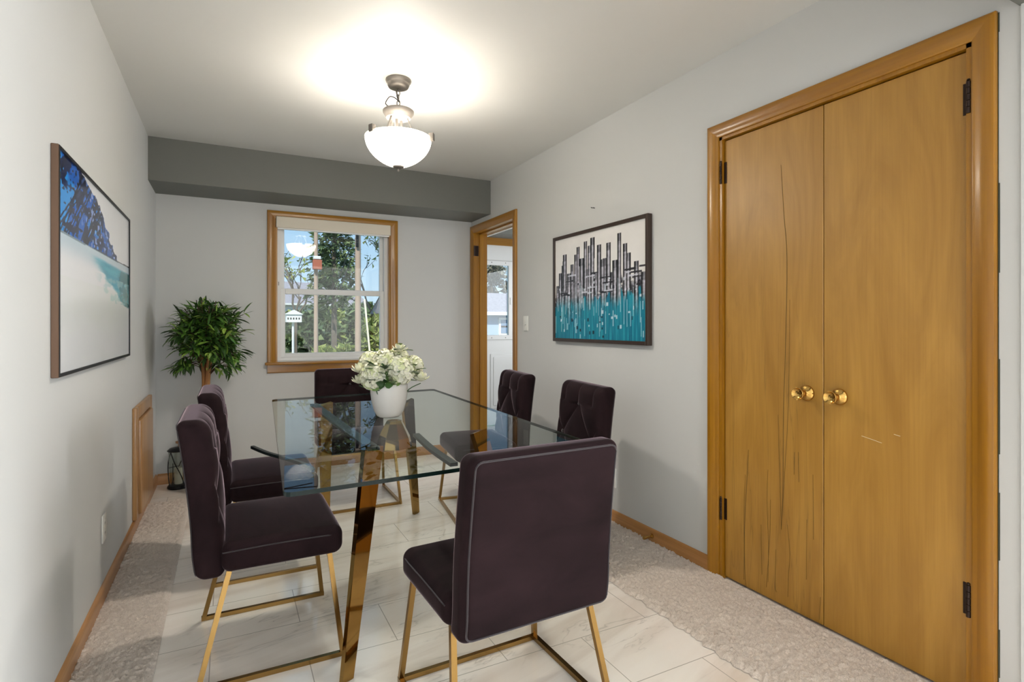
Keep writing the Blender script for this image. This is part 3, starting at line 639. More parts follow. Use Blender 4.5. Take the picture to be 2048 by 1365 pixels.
# ------------------------------------------------------------------ dining chairs
def lean(z): return -.045*max(0., (z-.47)/.40)**1.4
def make_chair():
    root = thing('dining_chair', (0, 0, 0), 'chair', 'chair')
    # seat
    b = MB()
    def seat_fn(p):
        q = p.copy()
        if p.z > 0: q.z += .012*(1-(p.x/.2)**2)*(1-(p.y/.25)**2)
        return q
    rbox(b, (.035, 0, .410), (.195, .245, .050), .034, (8, 9, 3), 4, seat_fn); seat = b.build('seat', M['velvet'], root, smooth='all')
    for s_ in (-1, 1):
        b = MB(); pth = [(-.155, s_*.2455, .434), (.0, s_*.2465, .438), (.16, s_*.2455, .436), (.215, s_*.235, .428)]
        b.tube(smooth_path(pth, 6), .0020, 6); b.build('piping', M['piping'], seat, smooth='all')
    # backrest with diamond tufting on its front
    hx, hy, hz, cz, cxx = .043, .235, .2625, .6075, -.203
    sy, sz, zt = .157, .17, .765
    def tuft(y, z):
        dz = z-zt; a = (y/sy+dz/sz)*.5; c = (y/sy-dz/sz)*.5
        if dz > 0: a = c = y/sy*.5+.0; f = abs(math.sin(PI*(y/sy*.5+.5))) if False else abs(math.sin(PI*(y/sy))); d = min(1., f)**.5; return (.016*(d-1))*max(0., 1-dz/.14)**.6-.001
        f = abs(math.sin(PI*a)*math.sin(PI*c)) ; return .026*(min(1., f*1.3)**.42-1)
    def back_fn(p):
        q = p.copy(); z = cz+p.z
        ey = max(0., min(1., (hy-abs(p.y))/.05)); ez = max(0., min(1., (hz-abs(p.z))/.045))
        if p.x > 0:
            k = max(0., (p.x-hx*.35)/(hx*.65)); fade = (ey*ey*(3-2*ey))*(ez*ez*(3-2*ez)) if z < zt+.05 else (ey*ey*(3-2*ey))
            lowf = max(0., min(1., (z-.47)/.05))
            q.x += (.012*ey*ez+(tuft(p.y, z)+.004)*fade*lowf)*k
        q.x += lean(z)+(.012*(max(0., .47-z)/.11)**2)
        q.y *= 1-.02*max(0., (z-.6)/.27)
        return q
    b = MB(); rbox(b, (cxx, 0, cz), (hx, hy, hz), .030, (2, 58, 60), 4, back_fn); back = b.build('backrest', M['velvet'], root, smooth='all')
    for dz_, cols in ((0, (-1, 0, 1)), (-sz, (-.5, .5)), (-2*sz+.0, (-1, 0, 1))):
        for cc in cols:
            y = cc*sy if dz_ != -sz else cc*sy*2*.5
            # lattice points: a, c integers -> (y/sy + dz/sz) even
            pass
    for row in range(2):
        dzz = -row*sz
        for k in ((-1, 0, 1) if False else range(-3, 4)):
            if (k+row) % 2 == 0 and abs(k*sy) < .2:
                z = zt+dzz; x = cxx+hx+lean(z)-.004
                bb = MB(); bb.lathe([(0, .005), (.007, .0035), (.010, 0), (.009, -.003)], (x, k*sy, z), 12, (1, 0, 0)); bb.build('button', M['button'], back, smooth='all')
    def rear_path(yy, z_lo, z_hi, rr, off):
        pts = []
        for sy_, sz_, a0 in ((1, 1, 0), (-1, 1, 90), (-1, -1, 180), (1, -1, 270)):
            for k in range(5):
                a = math.radians(a0+22.5*k); y = sy_*(yy-rr)+rr*math.cos(a); z = (z_hi-rr if sz_ > 0 else z_lo+rr)+rr*math.sin(a); pts.append((y, z))
        dense = []
        for i, (y, z) in enumerate(pts):
            y2, z2 = pts[(i+1) % len(pts)]; L = math.hypot(y2-y, z2-z); n = max(1, int(L/.04))
            for k in range(n): dense.append((y+(y2-y)*k/n, z+(z2-z)*k/n))
        return [(cxx-hx+off+lean(z)+(.012*(max(0., .47-z)/.11)**2), y*(1-.02*max(0., (z-.6)/.27)), z) for y, z in dense]
    b = MB(); b.tube(rear_path(hy-.016, .360, .856, .02, .003), .0028, 6, True); b.build('piping', M['piping'], back, smooth='all')
    # gold sled base
    T4 = [(.185, -.215, .362), (.185, .215, .362), (-.135, -.215, .362), (-.135, .215, .362)]; B4 = [(.225, -.245, .008), (.225, .245, .008), (-.225, -.245, .008), (-.225, .245, .008)]
    for t_, f_ in zip(T4, B4):
        b = MB(); b.bar(t_, f_, .016, .016, (0, 1, 0)); b.build('leg', M['gold'], root)
    for s_ in (0, 1):
        b = MB(); a, c = Vector(B4[s_]), Vector(B4[s_+2]); b.bar(a+Vector((.008, 0, 0)), c-Vector((.008, 0, 0)), .016); b.build('floor_rail', M['gold'], root)
    b = MB(); b.bar((.185, -.21, .355), (.185, .21, .355), .014); b.build('seat_rail', M['gold'], root); b = MB(); b.bar((-.135, -.21, .355), (-.135, .21, .355), .014); b.build('seat_rail', M['gold'], root)
    return root
def front_rail(root):
    b = MB(); b.bar((.225, -.245, .009), (.225, .245, .009), .016); b.build('front_rail', M['gold'], root)
GRP = 'velvet dining chairs round the glass table'
chair = make_chair()
spots = [((.615, 2.275, 0), 0, 'plum velvet dining chair nearest on the left side of the table', False),
         ((.640, 3.06, 0), 0, 'plum velvet dining chair farther back on the left side, before the leafy plant', False),
         ((1.250, 1.572, 0), 92, 'plum velvet dining chair in the foreground, its plain back to the viewer', True),
         ((1.93, 2.45, 0), 173, 'tufted plum dining chair on the right side, nearer the closet doors', True),
         ((1.93, 3.25, 0), 172, 'tufted plum dining chair on the right side, before the porch doorway', True),
         ((1.24, 3.79, 0), 270, 'tufted plum dining chair at the far end under the window', True)]
roots = []
for i, (loc, rz, lab, fr) in enumerate(spots):
    c = chair if i == 0 else copy_tree(chair)
    roots.append(c); c.location = loc; c.rotation_euler = (0, 0, math.radians(rz)); c['label'] = lab; c['group'] = GRP
roots[2].scale = (1, 1.055, .97)
for c, s_ in zip(roots, spots):
    if s_[3]: front_rail(c)

# ------------------------------------------------------------------ glass dining table
tb = thing('dining_table', (0, 0, 0), 'clear glass top dining table on flat gold legs', 'dining table')
ZT = .75; TH = .012
q4 = [(.602, 1.515), (1.655, 1.58), (1.70, 3.53), (.70, 3.45)]
cy = 2.5
poly = []
for i, p in enumerate(q4):     # small rounded corners
    p0, p1, p2 = Vector(q4[i-1]), Vector(p), Vector(q4[(i+1) % 4]); a = p1+(p0-p1).normalized()*.03; c = p1+(p2-p1).normalized()*.03
    for k in range(5):
        t = k/4; poly.append(a*(1-t)**2+p1*2*t*(1-t)+c*t*t)
b = MB()
A = [b.bm.verts.new((p.x, p.y, ZT-TH)) for p in poly]; B = [b.bm.verts.new((p.x, p.y, ZT)) for p in poly]
b.mi = 2; b._f(A[::-1]); b.mi = 0; b._f(B); b.mi = 1
for i in range(len(A)): b._f((A[i], A[(i+1) % len(A)], B[(i+1) % len(A)], B[i]))
b.build('glass_top', [M['tableglass'], M['glassedge'], M['tableunder']], tb)
hub = Vector((1.16, 2.52, .70))
for foot, top in (((.825, 1.875, 0), (.95, 2.04, .737)), ((1.56, 1.92, 0), (1.40, 2.10, .737)), ((.99, 3.42, 0), (.96, 3.22, .737)), ((1.52, 3.34, 0), (1.40, 3.12, .737))):
    b = MB(); d = (Vector(foot)-Vector(top)).normalized(); b.bar(Vector(top), Vector(foot), .085, .022, (-.45, .89, 0), .044, .018)
    lg = b.build('leg', M['goldleg'], tb)
    if foot[0] < .9 and foot[1] < 2:
        pass
b = MB(); b.sweep(smooth_path([(.945, 2.0, .731), (.925, 2.5, .731), (.905, 3.26, .731)], 6), [(-.022, -.006), (.022, -.006), (.022, .006), (-.022, .006)]); b.build('support_rail', M['darkrail'], tb)
b = MB(); b.sweep(smooth_path([(1.122, 1.66, .731), (1.13, 1.9, .731), (1.158, 2.18, .731)], 6), [(-.013, -.006), (.013, -.006), (.013, .006), (-.013, .006)]); b.build('support_rail', M['darkrail'], tb)
b = MB(); b.sweep(smooth_path([(.555, 2.225, .733), (.60, 2.10, .731), (.66, 1.97, .731), (.70, 1.86, .731), (.712, 1.80, .728)], 6), [(-.006, -.005), (.006, -.005), (.006, .005), (-.006, .005)]); b.build('side_rail', M['darkrail'], tb)
b = MB()   # faceted gold hub under the vase
b.lathe([(.0, .737), (.035, .737), (.042, .725), (.075, .66), (.085, .615), (0, .61)], (hub.x, hub.y, 0), 8); b.build('hub', M['goldleg'], tb)

# ------------------------------------------------------------------ vase and flowers
vs = thing('vase', (1.145, 2.555, ZT), 'round white ceramic vase on the glass table holding pale flowers', 'vase')
prof = [(0, .001), (.045, .001), (.056, .008), (.068, .03), (.079, .07), (.0845, .11), (.086, .140), (.0855, .156), (.083, .157), (.081, .150), (.078, .10), (.05, .04), (0, .035)]
b = MB(); b.lathe(prof, n=56); b.build('body', mat('white_ceramic', (.80, .77, .75), .25), vs, smooth='all')
petalm = mat('petals', (.82, .84, .68), .6, Subsurface_Weight=.0); g = N(petalm)
gi = g.new('ShaderNodeNewGeometry'); g.base(g.ramp(gi.outputs['Random Per Island'], [(0, srgb(244, 240, 226)), (.6, srgb(240, 240, 214)), (1, srgb(214, 222, 160))]))
leafm = mat('bouquet_leaves', (.05, .12, .03), .4); g = N(leafm); gi = g.new('ShaderNodeNewGeometry'); g.base(g.ramp(gi.outputs['Random Per Island'], [(0, srgb(30, 58, 30)), (.6, srgb(64, 104, 50)), (1, srgb(128, 156, 82))]))
def petal(b, base, d, n, L, w, cup):
    d = d.normalized(); s_ = d.cross(n).normalized(); n = s_.cross(d)
    rows = []
    for i, (u, ww) in enumerate(((0, .25), (.35, .8), (.7, 1.), (1., .55))):
        c = base+d*L*u+n*cup*(u*u)*L
        rows.append([b.bm.verts.new(c+s_*w*ww*.5*e+n*abs(e)*w*.14) for e in (-1, 0, 1)])
    for r0, r1 in zip(rows, rows[1:]):
        for j in range(2): b._f((r0[j], r0[j+1], r1[j+1], r1[j]))
def bloom(c, R, kind='ball'):
    b = MB(); c = Vector(c)
    n = 150 if kind == 'ball' else 26
    for i in range(n):
        z = 1-2*(i+.5)/n; a = i*2.39996; rr = math.sqrt(1-z*z); d = Vector((rr*math.cos(a), rr*math.sin(a), z))
        if kind == 'ball':
            t = d.cross(Vector((random.gauss(0, 1), random.gauss(0, 1), random.gauss(0, 1)))).normalized()
            petal(b, c+d*R*.82-t*R*.2, t+d*.45, d, R*.52, R*.50, -.18)
        else:
            if z < -.3: continue
            petal(b, c+d*R*.1, d+Vector((0, 0, .3)), Vector((0, 0, 1))-d*.2, R*1.0, R*.62, .25)
    if kind == 'ball': bmesh.ops.create_icosphere(b.bm, subdivisions=2, radius=R*.80, matrix=Matrix.Translation(c))
    return b
V0 = Vector((1.145, 2.555, ZT))
RX = Vector((math.cos(math.radians(27.2)), -math.sin(math.radians(27.2)), 0)); FY = Vector((math.sin(math.radians(27.2)), math.cos(math.radians(27.2)), 0))
blooms = [((.062, -.045, .222), .066, 'ball', 'big round greenish white bloom at the right of the vase'),
          ((-.055, -.05, .195), .066, 'ball', 'large creamy bloom drooping over the left rim of the vase'),
          ((-.015, .0, .255), .062, 'ball', 'creamy bloom in the middle of the bouquet, above the drooping one'),
          ((.105, .03, .235), .05, 'ball', 'pale bloom at the right back of the bouquet'),
          ((-.095, .02, .255), .05, 'ball', 'cream bloom high at the left of the bouquet'),
          ((.03, .06, .27), .05, 'ball', 'white bloom at the back of the bouquet'),
          ((-.132, -.02, .205), .045, 'lily', 'small open star shaped blossom at the far left of the bouquet'),
          ((-.138, -.01, .155), .04, 'lily', 'lowest white blossom hanging left of the vase'),
          ((.148, .0, .165), .042, 'lily', 'pale green blossom hanging right of the vase'),
          ((.048, .0, .300), .04, 'lily', 'topmost pale green bud cluster of the bouquet')]
for (rx, fy, z), R, kd, lab in blooms:
    c = V0+RX*rx+FY*fy+Vector((0, 0, z)); root = thing('flower', tuple(c), lab, 'flower', 'flowers in the white vase')
    bloom((0, 0, 0), R, kd).build('petals', petalm, root, smooth='all', normals=False)
    b = MB(); e = V0+RX*rx*.25+FY*fy*.25+Vector((0, 0, .06))-c; b.tube(smooth_path([Vector((0, 0, -R*.2)), e*.5+Vector((0, 0, .015)), e], 4), .0025, 6); b.build('stem', leafm, root, smooth='all')
b = MB()
random.seed(12)
def leafblade(b, base, d, n, L, w, droop=.15):
    d = d.normalized(); s_ = d.cross(n)
    if s_.length < 1e-4: s_ = d.cross(Vector((1, 0, 0)))
    s_.normalize(); n = s_.cross(d); rows = []
    for u, ww in ((0, .12), (.3, .9), (.6, 1.), (.85, .55)):
        c = base+d*L*u-n*droop*L*u*u; rows.append([b.bm.verts.new(c+s_*w*.5*ww*e+n*abs(e)*w*.12) for e in (-1, 0, 1)])
    tip = b.bm.verts.new(base+d*L-n*droop*L)
    for r0, r1 in zip(rows, rows[1:]):
        for j in range(2): b._f((r0[j], r0[j+1], r1[j+1], r1[j]))
    for j in range(2): b._f((rows[-1][j], rows[-1][j+1], tip))
for i in range(110):
    a = random.uniform(0, 2*PI); r = random.uniform(.02, .10); z = random.uniform(.15, .24); base = Vector((r*math.cos(a), r*math.sin(a), z)); d = Vector((math.cos(a), math.sin(a), random.uniform(-.1, .8)))
    leafblade(b, base, d, Vector((0, 0, 1)), random.uniform(.05, .085), random.uniform(.026, .04))
for k in range(22):
    base = RX*random.uniform(-.03, .035)+FY*random.uniform(-.085, -.05)+Vector((0, 0, random.uniform(.15, .22))); leafblade(b, base, RX*random.gauss(0, 1)-FY*.5+Vector((0, 0, random.gauss(0, .8))), -FY, .045, .028)
for rx, z in ((.05, .30), (.07, .31), (.03, .31), (.06, .335), (.135, .22), (.142, .20), (.13, .24), (-.12, .245)):
    base = RX*rx+FY*(-.02)+Vector((0, 0, z)); leafblade(b, base, Vector((random.gauss(0, 1), random.gauss(0, 1), .4)), Vector((0, 0, 1)), .05, .03)
o = b.build('greenery', leafm, None, smooth='all', normals=False); o.location = V0; tag(o, 'dark green leaves between the blooms in the white vase', 'leaves', kind='stuff')

# ------------------------------------------------------------------ potted ficus in the back left corner
px_, py_ = .335, 4.47
pt = thing('potted_ficus', (px_, py_, 0), 'bushy green potted ficus tree in the back left corner', 'potted plant')
b = MB(); b.lathe([(0, .0), (.10, 0), (.105, .01), (.12, .16), (.14, .27), (.145, .29), (.138, .295), (.128, .27), (0, .26)], n=32); b.build('pot', mat('brown_pot', srgb(112, 66, 32), .45), pt, smooth=True)
b = MB(); b.lathe([(0, .272), (.126, .268)], n=24); b.build('soil', mat('soil', (.03, .02, .015), .95), pt)
bark = mat('bark', (.3, .16, .06), .7); g = N(bark); g.base(g.ramp(g.noise(g.coords((30, 30, 3)), 1, 4), [(.3, srgb(104, 62, 30)), (.7, srgb(184, 130, 72))]))
b = MB(); random.seed(5)
for k in range(5):
    a = 2*PI*k/5+.3; pts = [(.035*math.cos(a), .035*math.sin(a), .26), (.018*math.cos(a+1), .018*math.sin(a+1), .55), (.016*math.cos(a+2.2), .016*math.sin(a+2.2), .80), (.03*math.cos(a+2.4), .03*math.sin(a+2.4), .93), (.06*math.cos(a+2.5), .06*math.sin(a+2.5), 1.04)]
    b.tube(smooth_path(pts, 6), .0125, 8)
b.build('trunk', bark, pt, smooth='all')
twm = mat('twig', srgb(70, 48, 30), .7); lfm = mat('ficus_leaf', (.04, .12, .02), .42); g = N(lfm); gi = g.new('ShaderNodeNewGeometry')
g.base(g.ramp(gi.outputs['Random Per Island'], [(0, srgb(30, 50, 24)), (.45, srgb(58, 96, 34)), (.8, srgb(98, 142, 50)), (1, srgb(160, 190, 84))]))
bt, bl = MB(), MB()
for k in range(165):
    while True:
        e = Vector((random.uniform(-1, 1), random.uniform(-1, 1), random.uniform(-1, 1)))
        if .35 < e.length < 1: break
    tip = Vector((e.x*.25+.02, max(-.25, min(.24, e.y*.25)), 1.135+e.z*.26))
    if tip.z < .99 and math.hypot(tip.x, tip.y) < .06: continue
    base = Vector((e.x*.05, e.y*.05, random.uniform(.9, 1.05))); mid = (base+tip)/2+Vector((0, 0, .05))
    pth = smooth_path([base, mid, tip], 4); bt.tube(pth, .0028, 5)
    for j in range(11):
        u = random.uniform(.45, 1.); p = pth[min(len(pth)-1, int(u*(len(pth)-1)))]+Vector((random.gauss(0, .012),)*3)
        d = (tip-base).normalized()*.6+Vector((random.gauss(0, .7), random.gauss(0, .7), random.gauss(-.15, .5)))
        if p.y+py_+d.normalized().y*.09 > BY-.02 or p.x+px_+d.normalized().x*.09 < .02: continue
        leafblade(bl, p, d, Vector((random.gauss(0, .3), random.gauss(0, .3), 1)), random.uniform(.065, .115), random.uniform(.016, .027), .30)
for k in range(20):
    a = random.choice([0, PI])+random.gauss(0, .6); r_ = random.uniform(.11, .21); base = Vector((.01, 0, random.uniform(.80, .92))); tip = Vector((r_*math.cos(a)+.01, r_*math.sin(a)*.8, random.uniform(.86, .99)))
    pth = smooth_path([base, (base+tip)/2+Vector((0, 0, .03)), tip], 4); bt.tube(pth, .003, 5)
    for j in range(9):
        d = (tip-base).normalized()*.5+Vector((random.gauss(0, .6), random.gauss(0, .6), random.gauss(-.5, .4)))
        if px_+tip.x+d.normalized().x*.1 < .02: continue
        leafblade(bl, tip+Vector((random.gauss(0, .012),)*3), d, Vector((random.gauss(0, .3), random.gauss(0, .3), 1)), random.uniform(.06, .10), random.uniform(.016, .025), .3)
bt.build('branches', twm, pt, smooth='all'); bl.build('foliage', lfm, pt, smooth='all', normals=False)

# ------------------------------------------------------------------ lantern on the floor beside the plant
ln = thing('lantern', (.155, 4.66, 0), 'small black wire candle lantern on the floor in the back left corner', 'lantern')
b = MB(); b.lathe([(0, 0), (.068, 0), (.072, .008), (.066, .022), (.05, .03), (0, .03)], n=32); b.build('base', M['black'], ln, smooth=True)
b = MB(); b.lathe([(.052, .03), (.056, .10), (.062, .24), (.063, .27), (.061, .27), (.06, .24), (.054, .10), (.050, .03)], n=32); b.build('glass_chimney', M['clear'], ln, smooth='all')
b = MB(); b.lathe([(.070, .268), (.072, .272), (.055, .288), (.02, .296), (0, .297)], n=32); b.lathe([(0, .268), (.070, .268)], n=32); b.build('lid', M['black'], ln, smooth=True)
b = MB(); b.lathe([(0, .03), (.026, .03), (.027, .14), (.024, .146), (0, .144)], n=20); b.build('candle', mat('ivory_candle', (.72, .68, .56), .5), ln, smooth=True)
b = MB(); b.tube([(0, 0, .295), (0, 0, .32)], .003, 6); b.lathe([(0, .315), (.018, .322), (.02, .335), (.016, .337), (0, .33)], n=16); b.build('finial', mat('copper_finial', (.5, .28, .16), .35, .8), ln, smooth=True)
for k in range(4):
    a = PI/4+PI/2*k; a2 = a+1.5; pts = [(.064*math.cos(a), .064*math.sin(a), .27), (.066*math.cos(a+.5), .066*math.sin(a+.5), .19), (.064*math.cos(a2-.4), .064*math.sin(a2-.4), .10), (.066*math.cos(a2), .066*math.sin(a2), .015)]
    b = MB(); b.tube(smooth_path(pts, 6), .0035, 6); b.build('wire', M['black'], ln, smooth='all')
b = MB(); b.bar((-.03, -.055, .03), (-.03, -.055, .19), .004); b.bar((-.055, -.055, .16), (0, -.055, .17), .004); b.build('wire_ornament', M['black'], ln)

# ------------------------------------------------------------------ outdoors
GZ = -.75
gm = mat('lawn', (.08, .1, .04), .9); g = N(gm); v = g.coords(); g.base(g.ramp(g.noise(v, 1.2, 6), [(.3, srgb(70, 72, 44)), (.55, srgb(104, 112, 66)), (.75, srgb(140, 132, 96))]))
boxes('ground', gm, [((-60, 6.2, GZ-.2), (120, 140, GZ))]); bpy.data.objects['ground']['label'] = 'grassy ground outside'; bpy.data.objects['ground']['category'] = 'ground'
boxes('road', mat('asphalt', (.13, .13, .135), .9), [((-60, 19, GZ), (120, 24.5, GZ+.02))]); tag(bpy.data.objects['road'], 'grey road beyond the back window', 'road')
needle = mat('needles', (.05, .09, .04), .8); g = N(needle); gi = g.new('ShaderNodeNewGeometry'); g.base(g.ramp(gi.outputs['Random Per Island'], [(0, srgb(44, 62, 40)), (.6, srgb(84, 106, 66)), (1, srgb(122, 138, 92))]))
spring = mat('spring_leaves', (.2, .25, .06), .8); g = N(spring); gi = g.new('ShaderNodeNewGeometry'); g.base(g.ramp(gi.outputs['Random Per Island'], [(0, srgb(86, 104, 44)), (.6, srgb(140, 152, 76)), (1, srgb(190, 192, 120))]))
greyt = mat('grey_bark', srgb(110, 100, 90), .9); poleM = mat('weathered_pole', srgb(176, 152, 136), .9)
def rnd(s_=1.): return Vector((random.gauss(0, s_), random.gauss(0, s_), random.gauss(0, s_)))
def conifer(loc, h, r, label, z_lo=.08, dens=1.):
    root = thing('conifer_tree', loc, label, 'tree', 'trees beyond the back window')
    b = MB(); b.bar((0, 0, 0), (0, 0, h), .5*r/3, .5*r/3, (0, 1, 0), .05, .05); b.build('trunk', greyt, root)
    b = MB(); n = int(60*dens)
    for i in range(n):
        u = z_lo+(1-z_lo)*(i/n); z = u*h; R = r*(1-u)**.75*(.85+.3*random.random())
        for k in range(9):
            a = random.uniform(0, 2*PI); d = Vector((math.cos(a), math.sin(a), -.25)); L = R*random.uniform(.75, 1.1)
            for j in range(9):
                t = random.uniform(.15, 1.); p = Vector((0, 0, z))+d*L*t+rnd(.07*r/2.2); s_ = .20*r/2.2*random.uniform(.7, 1.5)
                b.tri(p, p+d*s_*1.5+rnd(s_*.5), p+rnd(s_*.7)); 
    b.build('needles', needle, root, normals=False); return root
def leafy(loc, h, r, label, n_br, leaves, leafm_, name='leafy_tree', lean_=(0, 0), lsize=.14, group='trees beyond the back window'):
    root = thing(name, loc, label, 'tree' if 'tree' in name else 'bush', group)
    b = MB(); bl_ = MB()
    def grow(p, d, L, rad, depth):
        q = p+d*L; m_ = (p+q)/2+rnd(L*.05); b.tube([p, m_, q], rad, 5)
        if depth == 0 or leaves > 14:
            for _ in range(leaves):
                c = p+(q-p)*random.uniform(.3, 1.1)+rnd(L*.16); bl_.tri(c, c+rnd(lsize), c+rnd(lsize))
        if depth:
            for _ in range(n_br): grow(q-(q-p)*random.uniform(0, .4), (d+rnd(.42)+Vector((0, 0, .12))).normalized(), L*random.uniform(.6, .85), max(.012, rad*.6), depth-1)
    grow(Vector((0, 0, 0)), Vector((lean_[0], lean_[1], 1)).normalized(), h*.34, r*.05, 4)
    b.build('branches', greyt, root)
    if leaves: bl_.build('foliage', leafm_, root, normals=False)
    else: bl_.bm.free()
    return root
def bush(loc, rx, rz, label, m_, n=900, s_=.12):
    b = MB()
    for _ in range(n):
        d = rnd(1).normalized(); rr = random.uniform(.4, 1)**.5; p = Vector((d.x*rx*rr, d.y*rx*rr, rz+d.z*rz*rr)); b.tri(p, p+rnd(s_), p+rnd(s_))
    root = thing('bush', loc, label, 'bush', 'bushes beyond the back window'); b.build('foliage', m_, root, normals=False)
    b = MB()
    for k in range(6): e = rnd(.3); b.tube([(0, 0, 0), (e.x*rx, e.y*rx, rz*1.2)], .02, 5)
    b.build('stems', greyt, root); return root
def at(u, Y):   # bearing helper: the place where things stand, at depth Y along the window's line of sight from the table
    return .478+(Y*(1103*math.sin(math.radians(27.2))+(u-1024)*math.cos(math.radians(27.2)))/(1103*math.cos(math.radians(27.2))-(u-1024)*math.sin(math.radians(27.2))))
random.seed(21)
conifer((at(668, 29), 29, GZ), 17, 1.55, 'tall dark conifer in the middle of the back window view', .17, 1.8)
leafy((at(592, 34), 34, GZ), 7.5, 2, 'sparse budding tree at the left of the back window view', 3, 3, spring, lsize=.13)
leafy((at(748, 36), 36, GZ), 9.0, 2.0, 'sparse yellow green tree at the right of the back window view', 3, 5, spring, lsize=.13)
for u, Y, rx, rz, mm, lab in ((648, 24.5, .34, .42, spring, 'yellow green bush at the foot of the left utility pole'), (690, 27.2, .4, .40, spring, 'low green bush at the foot of the right utility pole'),
                             (752, 24.5, .55, 1.15, spring, 'tall yellow green bush at the right of the back window view'), (604, 42, 1.3, 1.35, needle, 'dark hedge bush behind the white birdhouse'),
                             (566, 52, 1.25, 1.5, spring, 'pale hedge bush at the left edge of the back window'), (640, 45, 1.25, 1.5, needle, 'hedge bush seen behind the thin utility pole'),
                             (668, 54, 1.5, 1.7, spring, 'farthest hedge bush, behind the tall conifer'), (724, 47, 1.3, 1.8, needle, 'dark hedge bush behind the thick utility pole'), (756, 42, 1.3, 1.7, needle, 'dark hedge bush at the right edge of the back window')):
    bush((at(u, Y), Y, GZ), rx, rz, lab, mm, 1800, .16 if Y < 40 else .3)
def pole(u, Y, r, h, label, extras):
    root = thing('utility_pole', (at(u, Y), Y, GZ), label, 'utility pole', 'utility poles beyond the back window'); b = MB(); b.lathe([(0, 0), (r, 0), (r*.8, h), (0, h)], n=12); b.build('shaft', poleM, root, smooth=True); extras(root); return root
def ex1(root):
    b = MB(); b.box((-.12, -.26, 3.68), (.15, -.06, 3.98), .01, 1); b.build('meter_box', mat('rust_box', srgb(172, 98, 76), .7), root)
    b = MB(); b.box((-.10, -.24, 4.0), (.12, -.07, 4.10), .01, 1); b.build('insulator', M['white'], root)
def ex2(root):
    b = MB(); b.box((-.03, -.22, 6.3), (.05, -.12, 6.9), .01, 1); b.build('cable_clamp', M['black'], root)
    b = MB(); b.box((-.10, -.2, 4.4), (-.02, -.12, 5.0), .01, 1); b.build('cable_clamp', M['black'], root)
pole(632, 18.5, .07, 9, 'thin utility pole with a rust red box, left of the conifer', ex1)
pole(716, 18.0, .10, 9, 'thick weathered utility pole at the right of the conifer', ex2)
b = MB()
pA, pB = Vector((at(632, 18.5), 18.4, GZ+5.9)), Vector((at(716, 18), 17.9, GZ+5.85))
def sag(a, c, s_): return smooth_path([a, (Vector(a)+Vector(c))/2-Vector((0, 0, s_)), c], 8)
for nm, a, c, s_ in (('high wire', (-12, 18.6, 5.6), (at(716, 18)-.16, 17.85, 5.35), .3), ('second high wire', (at(716, 18)+.085, 17.97, 5.25), (30, 18, 5.0), .3), ('service wire', (at(716, 18)-.2, 18.1, 3.75), (at(655, 25), 25, 2.3), .2), ('lower service wire', (at(716, 18)-.2, 18.1, 3.3), (at(655, 25), 25, 1.7), .2), ('left wire', (-10, 16, 6.4), (at(632, 18.5)-.13, 18.3, 5.3), .3)):
    b = MB(); b.tube(sag(a, c, s_), .018, 5); o = b.build('overhead_wire', M['black'], smooth='all'); tag(o, {'high wire': 'black overhead wire level at the left of the thick pole', 'second high wire': 'black overhead wire leaving right from the thick pole', 'service wire': 'upper of two slanting wires left of the thick pole', 'lower service wire': 'lower of two slanting wires left of the thick pole', 'left wire': 'black wire slanting down from the top left of the window'}[nm], 'wire', 'overhead wires')
b = MB(); b.bar((at(729, 17), 17, 1.95), (at(747, 16), 16, GZ+.0), .045); o = b.build('guy_wire_guard', mat('pale_guard', srgb(226, 214, 190), .6)); tag(o, 'pale slanting guy wire guard right of the thick pole', 'guy wire')
bh = thing('birdhouse', (at(586, 11.5), 11.5, GZ), 'white birdhouse on a thin white post at lower left in the window', 'birdhouse')
b = MB(); b.tube([(0, 0, 0), (0, 0, 1.98)], .022, 8); b.build('post', M['white'], bh)
b = MB(); b.box((-.13, -.10, 1.98), (.15, .10, 2.13)); b.build('house_body', M['white'], bh)
b = MB(); b.prism([(-.16, -.13, 2.13), (.18, -.13, 2.13), (.01, -.13, 2.22)], (0, .26, 0)); b.build('roof', M['white'], bh)
b = MB()
for k in range(5): b.box((-.11+.05*k, -.103, 2.03), (-.085+.05*k, -.099, 2.07))
b.build('entrance_hole', M['dark'], bh)
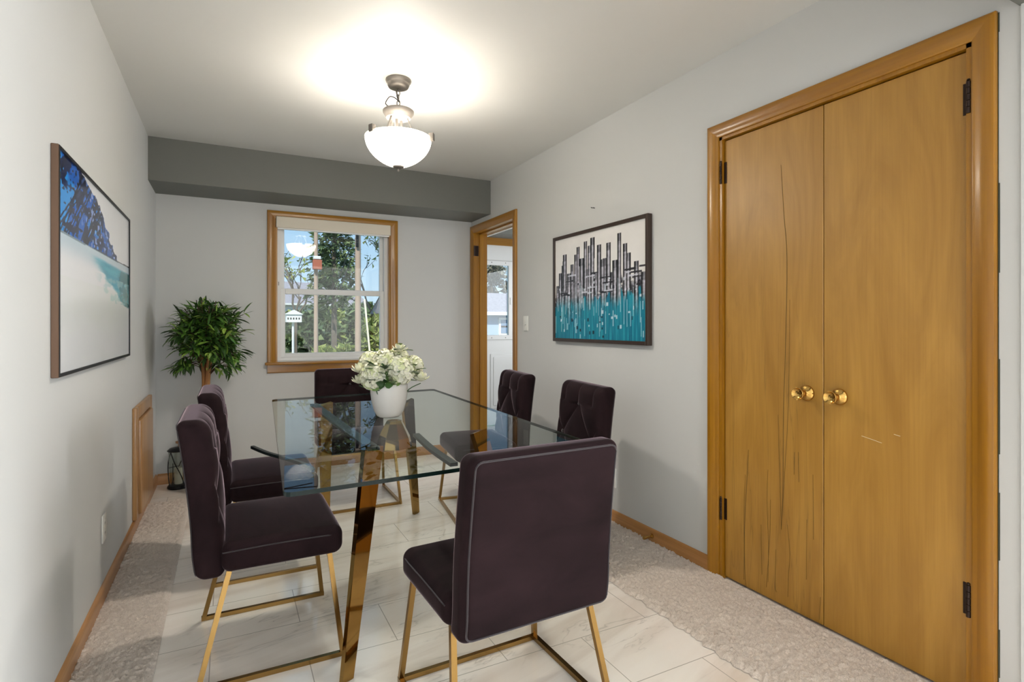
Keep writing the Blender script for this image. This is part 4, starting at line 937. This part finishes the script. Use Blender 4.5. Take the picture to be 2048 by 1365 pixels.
# neighbour houses
roofm = mat('shingles', (.2, .19, .2), .9); g = N(roofm); g.base(g.ramp(g.noise(g.coords((3, 3, 14)), 3, 4), [(.3, srgb(132, 126, 134)), (.7, srgb(168, 162, 168))]))
sid = mat('blue_siding', srgb(156, 178, 204), .8); g = N(sid); wv = g.new('ShaderNodeTexWave', Scale=1.6); wv.bands_direction = 'Z'; g.link(g.coords((1, 1, 4)), wv.inputs[0]); g.base(g.ramp(wv.outputs['Color'], [(0, srgb(140, 160, 186)), (.2, srgb(160, 182, 208))]))
def house(loc, rz, Lx, Ly, hw, hr, label, wall_m, wins):
    root = thing('house', loc, label, 'house', rz=rz); b = MB(); b.box((-Lx/2, -Ly/2, -1.2), (Lx/2, Ly/2, hw)); b.build('walls', wall_m, root)
    b = MB(); b.prism([(-Lx/2-.4, -Ly/2-.45, hw-.02), (-Lx/2-.4, Ly/2+.45, hw-.02), (-Lx/2-.4, 0, hw+hr)], (Lx+.8, 0, 0)); b.build('roof', roofm, root)
    b = MB(); b.box((-Lx/2-.42, -Ly/2-.50, hw-.16), (Lx/2+.42, -Ly/2-.40, hw+.02)); b.build('fascia', M['white'], root)
    for x, z0, z1, w in wins:
        b = MB(); y = -Ly/2; b.box((x-w/2-.12, y-.06, z0-.12), (x+w/2+.12, y, z1+.12)); f = b.build('window', M['white'], root)
        p = MB(); p.box((x-w/2, y-.08, z0), (x+w/2, y-.055, z1)); p.build('pane', mat('far_pane', srgb(112, 136, 166), .2), f)
        p = MB(); p.box((x-w/2, y-.10, (z0+z1)/2-.04), (x+w/2, y-.07, (z0+z1)/2+.04)); p.build('meeting_rail', M['bronze'], f)
    return root
house((at(985, 27)-.4, 30.2, 0), 0, 8.5, 6.4, 1.85, 1.25, 'pale blue house with grey shingle roof seen through the porch door', sid, [(at(1010, 27)-at(985, 27)+.4, .72, 1.45, .55)])
house((at(618, 62), 62, GZ), .3, 9, 7, 4.0, 2.4, 'distant white gabled house behind the left pole', M['white'], [(0, 1.2, 2.6, 1.2)])
random.seed(33)
leafy((at(992, 14), 14, GZ), 8.0, 2.4, 'bare branching tree seen through the porch door', 3, 0, spring, lean_=(-.2, 0), group='trees beyond the porch door')
leafy((at(985, 40), 40, GZ), 9, 3, 'grey budding tree behind the pale blue house', 3, 12, mat('grey_buds', srgb(120, 118, 104), .9), lsize=.25, group='trees beyond the porch door')
